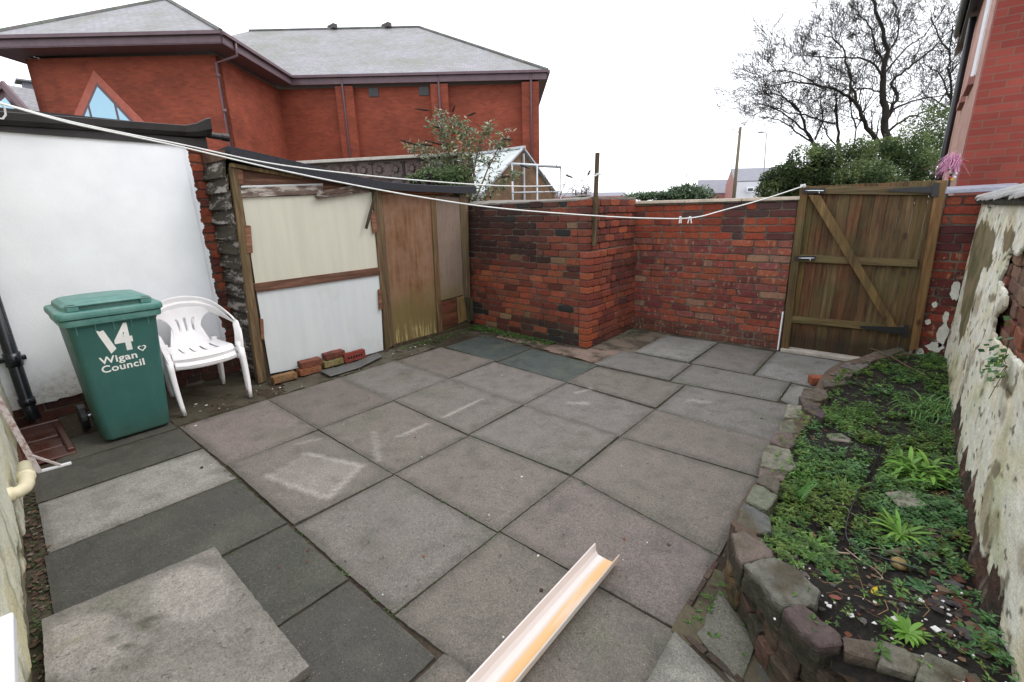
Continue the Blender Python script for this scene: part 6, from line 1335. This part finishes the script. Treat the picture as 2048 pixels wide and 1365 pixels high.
def baretree(label, pxs_list, D, r0, Lk, kids=2):
    x, y = pxs_list[0][0]; b = aD(x, y, D); b = Vector((b.x, b.y, 0)); t_ = thing('bare_tree', label, 'tree', b, 'bare winter trees beyond the gate')
    m1_ = MB(); m1_.tube([b, aD(x, y, D)], [r0*1.15, r0], 7, cap=False); traced(m1_, pxs_list[0], D, r0, r0*.2, 0); m1_.build('trunk', M['bark'], t_, smooth=True)
    m2_ = MB()
    for k, pxs in enumerate(pxs_list): traced(m2_, pxs, D, r0*.5, .02, 4, 1, off=.1*k, Lk=Lk*.9, every=.8)
    m2_.build('branches', M['bark'], t_, smooth=True)
baretree('slender bare tree with drooping twigs at the left end of the evergreen hedge', [[(1632, 300), (1612, 262), (1600, 225), (1578, 200)], [(1632, 290), (1590, 262), (1558, 240), (1520, 235)], [(1630, 280), (1645, 235), (1640, 190)], [(1612, 262), (1560, 225), (1515, 205)], [(1600, 225), (1560, 190), (1510, 190)]], 27, .12, 1.8)
baretree('twin-stemmed bare tree rising just left of the tall tree trunk', [[(1680, 310), (1676, 250), (1672, 200), (1684, 150)], [(1702, 310), (1712, 255), (1735, 215), (1760, 190)], [(1682, 300), (1650, 260), (1645, 220)], [(1712, 255), (1700, 200), (1712, 160)]], 27, .10, 1.4)
baretree('bare tree at the right, half hidden behind the brick house eaves', [[(1900, 300), (1900, 240), (1903, 180), (1898, 120), (1905, 50)], [(1902, 200), (1880, 150), (1850, 130)], [(1900, 150), (1930, 110), (1950, 60)], [(1902, 230), (1870, 200), (1850, 190)], [(1900, 110), (1870, 60), (1860, 20)]], 28, .12, 1.7)
def leafmass(name, label, cat, blobs, n_, size, cols, trunkcol=None, group=None, m='leaf_far', gap=.0):
    c0 = Vector((blobs[0][0].x, blobs[0][0].y, 0)); t_ = thing(name, label, cat, c0, group); mb = MB(); vol = [b[1]*b[2]*b[3] for b in blobs]; tv = sum(vol)
    for (c_, a, b, h), v_ in zip(blobs, vol):
        for k in range(int(n_*v_/tv)):
            while True:
                x, y, z = rnd.uniform(-1, 1), rnd.uniform(-1, 1), rnd.uniform(-1, 1); rr_ = x*x+y*y+z*z
                if rr_ < 1 and (rr_ > .3 or rnd.random() < .3): break
            s_ = 1+.28*fbm(c_.x+x*1.9, c_.y+y*1.9, z*1.9, 3); p = c_+Vector((x*a*s_, y*b*s_, z*h*s_)); q = fbm(p.x*.9, p.y*.9, p.z*.9, 3)
            if q < -.26-gap and rnd.random() < .8: continue
            if p.z < 0: continue
            d = Vector((rnd.gauss(0, 1), rnd.gauss(0, 1), rnd.gauss(-.1, .7))); mb.leaf(p, d, size*rnd.uniform(.35, .6), size*rnd.uniform(.7, 1.3), nrm=(rnd.gauss(0, .6), rnd.gauss(0, .6), 1), col=jc(mixc(cols[0], cols[1], sst(-.3, .45, fbm(p.x*1.3, p.y*1.3, p.z*1.3+9))+rnd.uniform(-.25, .25)), .18))
    mb.build('crown', M[m], t_); mb = MB()
    for (c_, a, b, h) in blobs:
        for k in range(3): mb.tube([Vector((c_.x+rnd.gauss(0, .2), c_.y+rnd.gauss(0, .2), 0)), c_+Vector((rnd.gauss(0, a*.3), rnd.gauss(0, b*.3), h*.2))], [.07, .03], 5, cap=False)
    mb.build('trunk', M['bark'], t_, smooth=True); return t_
EV = ((.055, .088, .032), (.17, .23, .085)); DH = 20.
def blob(x, y, D, rx, rz): # centre in px, radii in px
    return (aD(x, y, D), rx*D/F, rx*D/F*.8, rz*D/F)
leafmass('evergreen_shrub', 'broad evergreen shrub, lowest of the hedge, at its left end beside the street lamp', 'shrub', [blob(1560, 372, DH+1, 42, 42), blob(1610, 350, DH, 45, 60), blob(1650, 345, DH, 40, 64)], 26000, .13, EV, group='evergreen shrubs beyond the gate')
leafmass('evergreen_shrub', 'dense middle evergreen shrub of the hedge around the foot of the tall tree', 'shrub', [blob(1700, 340, DH, 48, 62), blob(1755, 338, DH+.5, 45, 60), blob(1725, 370, DH-1, 60, 50)], 28000, .13, ((.058, .092, .036), (.17, .225, .085)), group='evergreen shrubs beyond the gate')
leafmass('evergreen_tree', 'tallest loose evergreen at the right end of the hedge next to the brick house', 'tree', [blob(1845, 290, DH+1, 52, 75), blob(1880, 300, DH+2, 45, 80), blob(1815, 330, DH, 45, 70), blob(1870, 365, DH, 60, 60), blob(1800, 355, DH, 50, 60)], 32000, .12, ((.06, .095, .034), (.18, .245, .085)), group='evergreen shrubs beyond the gate', gap=-.06)
leafmass('ivy_bush', 'low glossy ivy bush peeping over the back wall coping', 'bush', [blob(1375, 388, 7.8, 42, 18), blob(1330, 392, 7.8, 40, 9), blob(1285, 392, 7.8, 40, 6), blob(1405, 392, 7.8, 25, 15)], 5200, .055, ((.05, .09, .04), (.2, .28, .17)), m='leaf')
leafmass('pale_bush', 'small misty pale twiggy bush far behind the stake', 'bush', [blob(1160, 382, 26, 24, 14)], 900, .12, ((.3, .28, .33), (.42, .42, .42)))
# fill of ivy wall top weeds
# buddleia
def px3(x, y, D): return aD(x, y, D)
bb_ = aD(905, 420, 7.0); bb_ = Vector((bb_.x, bb_.y, 0)); bd_ = thing('buddleia', 'straggly buddleia with grey-green leaves and brown dead flower spikes growing against the greenhouse', 'shrub', bb_)
ST_ = [[(930, 400), (905, 340), (890, 280), (875, 225)], [(935, 400), (930, 330), (925, 270), (905, 245)], [(930, 400), (880, 360), (850, 310), (820, 292)], [(940, 400), (950, 330), (960, 280), (975, 258)], [(945, 400), (975, 340), (995, 300), (1012, 275)], [(920, 400), (880, 370), (840, 350)], [(935, 390), (915, 300), (870, 250)], [(945, 400), (1000, 370), (1030, 350)], [(930, 390), (940, 300), (935, 262)], [(925, 395), (890, 320), (862, 300)]]
ms, ml, mf = MB(), MB(), MB()
for pxs in ST_:
    D = 7.0+rnd.uniform(-.35, .4); P_ = [aD(x, y, D+rnd.uniform(-.1, .1)) for x, y in pxs]; P_[0] = bb_.lerp(P_[0], .9); P_ = [bb_]+P_
    ms.tube(P_, [.022, .016, .011, .008, .004][:len(P_)], 6, (.8, .7, .6), cap=False)
    for i in range(1, len(P_)-1):
        for k in range(34):
            q = P_[i].lerp(P_[i+1], rnd.random())+Vector((rnd.gauss(0, .06), rnd.gauss(0, .06), rnd.gauss(0, .05))); tw = Vector((rnd.gauss(0, 1), rnd.gauss(0, 1), rnd.uniform(0, 1))).normalized()
            if k % 4 == 0: ms.tube([q, q+tw*.14], [.003, .002], 3, (.8, .7, .6), cap=False)
            for w in range(6): ml.leaf(q+tw*.14*rnd.random(), Vector((rnd.gauss(0, 1), rnd.gauss(0, 1), rnd.gauss(-.1, .6))), rnd.uniform(.018, .032), rnd.uniform(.05, .10), nrm=(rnd.gauss(0, .5), rnd.gauss(0, .5), 1), col=jc(rnd.choice([(.17, .22, .12), (.26, .31, .20), (.10, .15, .06), (.36, .40, .32), (.22, .20, .08)]), .2))
for (x, y, dx, dy) in ((860, 222, -30, -4), (838, 292, -40, -12), (866, 292, -30, -4), (890, 292, -42, -12), (935, 232, 16, -6), (905, 225, 5, -14), (1005, 278, 22, 3), (1040, 330, 20, 8), (1130, 350, 16, 6), (880, 256, -12, -2), (1175, 352, 6, -12), (1000, 355, 20, -2)):
    a_, b_ = aD(x, y, 6.9), aD(x+dx, y+dy, 6.8); mf = MB(); mf.tube([a_, lerp(a_, b_, .3), lerp(a_, b_, .7), b_], [.006, .014, .013, .003], 6)
    for k in range(30): q = lerp(a_, b_, rnd.uniform(.1, .95)); mf.tube([q, q+Vector((rnd.gauss(0, 1), rnd.gauss(0, 1), rnd.gauss(0, 1)))*.012], .003, 3, cap=False)
    mf.build('dead_flower_spike', M['bark'], bd_)
ms.build('stems', M['twig'], bd_, smooth=True); ml.build('leaves', M['leaf'], bd_)
# low greenery below it and thin sprays at right of the greenhouse
leafmass('bramble', 'leafy grey-green scrub along the foot of the pierced screen wall', 'scrub', [blob(860, 352, 6.9, 26, 16), blob(905, 358, 6.9, 40, 26), blob(830, 356, 6.9, 20, 8)], 2600, .05, ((.09, .14, .05), (.26, .33, .18)), m='leaf')
sp_b = aD(1120, 395, 7.5); sp_b = Vector((sp_b.x, sp_b.y, 0)); t_ = thing('leggy_shrub', 'thin leggy shrub with sparse reddish leaves between the tube frame and the stake', 'shrub', sp_b); m1_, m2_ = MB(), MB()
for pxs in ([(1115, 395), (1118, 350), (1110, 320), (1118, 308)], [(1120, 395), (1135, 350), (1140, 330), (1150, 322)], [(1110, 395), (1090, 350), (1085, 335)], [(1125, 395), (1150, 370), (1165, 362)], [(1115, 395), (1085, 370), (1065, 372)], [(1105, 395), (1075, 375), (1050, 365)], [(1120, 390), (1132, 365), (1158, 345)]):
    P_ = [aD(x, y, 7.5+rnd.uniform(-.2, .2)) for x, y in pxs]; m1_.tube([Vector((P_[0].x, P_[0].y, .2))]+P_, [.006]+[.005, .004, .003, .002][:len(P_)], 4, cap=False)
    for k in range(46): i = rnd.randint(0, len(P_)-2); q = P_[i].lerp(P_[i+1], rnd.random())+Vector((rnd.gauss(0, .035),)*1+(rnd.gauss(0, .035), rnd.gauss(0, .03))); m2_.leaf(q, (rnd.gauss(0, 1), rnd.gauss(0, 1), rnd.gauss(0, .6)), .012, .028, col=jc(rnd.choice([(.16, .07, .06), (.12, .16, .06), (.2, .12, .08), (.08, .12, .04)]), .2))
m1_.build('stems', M['twig'], t_); m2_.build('leaves', M['leaf'], t_)
# ================================================================ FAR HOUSES, POLES
def house(label, D, eL, eR, ridge_l, ridge_r, yb, name='far_house'):
    pass
DHs = 62.
fh = thing('far_house', 'distant white end house with a grey slate roof and a pinkish brick gable', 'house', aD(1490, 420, DHs))
fh.location.z = 0; Pa, Pb, Pc = aD(1470, 365, DHs), aD(1580, 367, DHs), aD(1452, 366, DHs+9); ez = Pa.z; rz = aD(1480, 340, DHs+4).z
dA = Vector((Pb.x-Pa.x, Pb.y-Pa.y, 0)).normalized(); dB = Vector((dA.y, -dA.x, 0)); dB = dB if dB.dot(fw) > 0 else -dB
o = Vector((Pa.x, Pa.y, 0)); Lh, Wh = 9.5, 7.5
mb = MB(); mb.prism([o, o+dA*Lh, o+dA*Lh+dB*.3, o+dB*.3], (0, 0, ez)); fixn(mb.build('front_wall', M['house_white'], fh))
g0 = Vector((Pc.x, Pc.y, 0)); dB2 = (g0-o); Wh = dB2.length
mb = MB(); mb.prism([o-dA*.02, g0-dA*.02, Vector((g0.x, g0.y, ez)), Vector(((o.x+g0.x)/2, (o.y+g0.y)/2, rz)), Vector((o.x, o.y, ez))], dA*.3); fixn(mb.build('gable_wall', M['house_pink'], fh))
mid = (o+g0)/2; mb = MB(); mb.prism([Vector((o.x, o.y, ez))-dA*.1, Vector((mid.x, mid.y, rz+.05))-dA*.1, Vector((mid.x, mid.y, rz+.05))+dA*Lh, Vector((o.x, o.y, ez))+dA*Lh], (0, 0, .15)); mb.prism([Vector((g0.x, g0.y, ez)), Vector((mid.x, mid.y, rz+.05)), Vector((mid.x, mid.y, rz+.05))+dA*Lh, Vector((g0.x, g0.y, ez))+dA*Lh], (0, 0, .15)); fixn(mb.build('roof', M['house_slate'], fh))
w0 = aD(1494, 374, DHs-.3); w1 = aD(1506, 384, DHs-.3); mb = MB(); n_ = -dB*.06
mb.prism([Vector((w0.x, w0.y, w1.z)), Vector((w0.x, w0.y, w1.z))+dA*.9, Vector((w0.x, w0.y, w0.z))+dA*.9, Vector((w0.x, w0.y, w0.z))], -dB*.1); wq = fixn(mb.build('window', M['upvc'], fh)); mb = MB()
mb.prism([Vector((w0.x, w0.y, w1.z+.1))+dA*.12, Vector((w0.x, w0.y, w1.z+.1))+dA*.78, Vector((w0.x, w0.y, w0.z-.2))+dA*.78, Vector((w0.x, w0.y, w0.z-.2))+dA*.12], -dB*.14); fixn(mb.build('window_pane', M['dark_glass'], fh))
f2 = thing('far_house', 'low grey roof of a more distant house left of the white one', 'house', aD(1420, 420, 72)); f2.location.z = 0
mb = MB(); a_, b_ = aD(1392, 389, 72), aD(1470, 389, 72); c_, d_ = aD(1462, 362, 75), aD(1396, 363, 75); mb.prism([a_, b_, c_, d_], (0, 0, .2)); fixn(mb.build('roof', M['house_slate'], f2)); mb = MB(); mb.prism([Vector((a_.x, a_.y, 0)), Vector((b_.x, b_.y, 0)), Vector((c_.x, c_.y, 0)), Vector((d_.x, d_.y, 0))], (0, 0, a_.z)); fixn(mb.build('wall', M['house_pink'], f2))
f3 = thing('low_roof', 'long low brown-grey roof line just showing over the brick store', 'roof', aD(1170, 420, 30)); f3.location.z = 0
mb = MB(); a_, b_ = aD(1100, 386, 30), aD(1262, 384, 32); mb.prism([Vector((a_.x, a_.y, 0)), Vector((b_.x, b_.y, 0)), Vector((b_.x-2, b_.y+3, 0)), Vector((a_.x-2, a_.y+3, 0))], (0, 0, a_.z-.25)); fixn(mb.build('wall', M['house_pink'], f3)); mb = MB(); mb.prism([a_-Vector((0, 0, .5)), b_-Vector((0, 0, .5)), b_+Vector((-2, 3, .0)), a_+Vector((-2, 3, .0))], (0, 0, .12)); fixn(mb.build('roof', M['house_slate'], f3))
# poles
def pole(name, label, cat, top, bot, D, r0, r1, m):
    a_, b_ = aD(*top, D), aD(*bot, D); k = a_.z/(a_.z-b_.z); b_ = a_+(b_-a_)*k; t_ = thing(name, label, cat, b_); mb = MB(); mb.tube([b_, a_], [r0, r1], 8); mb.build('shaft', m, t_, smooth=True); return t_, a_
M['polewood'] = simple('pole_timber', (.13, .105, .07), .85)
t_, a_ = pole('telegraph_pole', 'leaning brown wooden telegraph pole in front of the distant white house', 'pole', (1481, 255), (1468, 388), 38, .15, .11, M['polewood']); mb = MB(); mb.bar(a_+Vector((-.2, 0, -.35)), a_+Vector((.1, 0, -.35)), .06, .06); mb.build('pole_bracket', M['black'], t_)
M['lampgrey'] = simple('lamp_column_grey', (.22, .23, .25), .5)
t_, a_ = pole('street_lamp', 'slim grey street lamp standing right of the telegraph pole', 'street lamp', (1533, 268), (1525, 388), 42, .08, .05, M['lampgrey']); mb = MB(); mb.tube([a_, a_+Vector((-.1, 0, .15)), a_+Vector((-.35, 0, .18))], .04, 6); mb.build('arm', M['lampgrey'], t_); mb = MB(); mb.loft([rr(a_.x-.5, a_.y, .5, .2, a_.z+.12, .05), rr(a_.x-.5, a_.y, .5, .22, a_.z+.2, .05), rr(a_.x-.5, a_.y, .3, .1, a_.z+.26, .04)]); fixn(mb.build('lamp_head', M['lampgrey'], t_))
t_, a_ = pole('aerial', 'tiny roof aerial mast above the ivy bush', 'aerial', (1373, 346), (1372, 388), 55, .05, .04, M['lampgrey']); mb = MB()
for k in range(4): mb.tube([a_+Vector((-.3, 0, -.15*k)), a_+Vector((.3, 0, -.15*k))], .02, 4)
mb.build('aerial_rods', M['lampgrey'], t_)
# ================================================================ BRICK HOUSE ON THE RIGHT
YH = 7.4; rh = thing('brick_house', 'red brick gable end of the neighbouring house rising at the right edge', 'house', (.3, YH, 0))
xb, xt = aY(1922, 365, YH), aY(1988, 10, YH); XH = (xb.x+xt.x)/2
mb = MB(); mb.prism([(XH, YH, -.05), (XH+9, YH, -.05), (XH+9, YH, 6.2), (XH+4.5, YH, 9.4), (XH, YH, 6.2)], (0, .25, 0)); uvbox(fixn(mb.build('gable_wall', M['house_brick'], rh)))
M['house_brick_side'] = farbrick('pale_house_brick', (.52, .30, .25), (.46, .25, .20), (.40, .28, .22)).m
mb = MB(); mb.box((XH-.004, YH+.25, -.05), (XH+.24, YH+9, 5.2)); uvbox(mb.build('side_wall', M['house_brick_side'], rh))
EXo = aY(1943, 60, YH).x
mb = MB(); mb.box((EXo, YH-.35, 4.55), (XH+.1, YH+6.5, 4.62)); mb.box((EXo-.0, YH-.35, 4.62), (EXo+.03, YH+6.5, 4.80)); mb.build('soffit_board', M['black'], rh)
mb = MB(); mb.tube([(EXo-.06, YH-.3, 4.74), (EXo-.06, YH+6.5, 4.72)], .06, 10); mb.build('gutter', M['black'], rh, smooth=True)
mb = MB(); mb.prism([(EXo-.02, YH-.3, 4.80), (XH+4.5, YH-.3, 8.9), (XH+4.5, YH+9, 8.9), (EXo-.02, YH+9, 4.80)], (0, 0, .12)); mb.prism([(XH+9.2, YH-.3, 4.80), (XH+4.5, YH-.3, 8.9), (XH+4.5, YH+9, 8.9), (XH+9.2, YH+9, 4.80)], (0, 0, .12)); uvbox(fixn(mb.build('roof', M['rooftile'], rh)))
mb = MB(); mb.tube([(XH-.07, YH+4.6, 4.5), (XH-.07, YH+4.6, 0)], .05, 10); mb.build('downpipe', M['black'], rh, smooth=True)
for y_, z_ in ((YH+1.2, 2.9), (YH+2.6, 2.9)): mb = MB(); mb.box((XH-.06, y_, z_), (XH, y_+.9, z_+.09)); mb.build('window_sill', M['house_pink'], rh)
mb = MB(); mb.box((XH-.02, YH+1.2, 3.0), (XH, YH+2.1, 4.2)); mb.build('window_frame', M['upvc'], rh)
# tinsel wand hung at the corner
tb = aY(1908, 335, 6.9); tn = thing('tinsel_decoration', 'pink tinsel streamer decoration with coloured baubles hanging at the corner of the brick house', 'decoration', (tb.x, tb.y, tb.z-.2))
M['pinktinsel'] = simple('pink_tinsel', (.62, .28, .44), .3, .5, .3, 60, .002, .3); mb = MB()
for k in range(260):
    p = aY(1905+rnd.gauss(4, 6), 318+rnd.gauss(0, 6), 6.9+rnd.gauss(0, .04)); q = p+Vector((rnd.gauss(-.03, .05), rnd.gauss(0, .05), -rnd.uniform(.03, .16))); mb.bar(p, q, .004, .001)
mb.bar(aY(1892, 322, 6.9), aY(1902, 318, 6.9), .02, .02); mb.build('tinsel', M['pinktinsel'], tn)
for (x, y), c_ in zip(((1900, 338), (1901, 346), (1900, 356), (1904, 360), (1909, 355), (1912, 348)), ((.1, .6, .25), (.4, .7, .3), (.6, .1, .1), (.7, .5, .1), (.8, .8, .8), (.8, .7, .9))):
    p = aY(x, y, 6.88); mb = MB(); mb.lathe(p, [(.004, -.016), (.014, -.008), (.016, 0), (.014, .008), (.004, .016)], 10, col=c_); mb.build('bauble', M['attr_matte'], tn, smooth=True)
mb = MB(); mb.tube([aY(1908, 316, 6.9), (tb.x+.02, 6.9, 0)], .012, 6); mb.build('support_cane', M['black'], tn)
# ================================================================ SKY AND LIGHT
w = bpy.data.worlds.new('World'); S.world = w; w.use_nodes = True; nt = w.node_tree; bgn = nt.nodes['Background']
sk = nt.nodes.new('ShaderNodeTexSky'); sk.sky_type = 'NISHITA'; sk.sun_disc = False; SE, SAZ = R(52), R(52)
sk.sun_elevation = SE; sk.sun_rotation = SAZ; sk.air_density = 1.0; sk.dust_density = 4.0
mx = nt.nodes.new('ShaderNodeMix'); mx.data_type = 'RGBA'; mx.inputs[0].default_value = .86; nt.links.new(sk.outputs[0], mx.inputs[6]); mx.inputs[7].default_value = (9.9, 10.1, 10.5, 1)
nt.links.new(mx.outputs[2], bgn.inputs[0]); bgn.inputs[1].default_value = .12
sl = bpy.data.lights.new('sun', 'SUN'); sl.energy = .6; sl.angle = R(25); sl.color = (1, .98, .95); so = bpy.data.objects.new('sun', sl); COL.objects.link(so)
sdv = Vector((math.sin(SAZ)*math.cos(SE), math.cos(SAZ)*math.cos(SE), math.sin(SE))); so.rotation_euler = sdv.to_track_quat('Z', 'Y').to_euler(); so.location = sdv*30
S.view_settings.view_transform = 'Standard'; S.view_settings.look = 'None'; S.view_settings.exposure = .84; S.view_settings.gamma = 1
S.cycles.max_bounces = 6; S.cycles.diffuse_bounces = 4
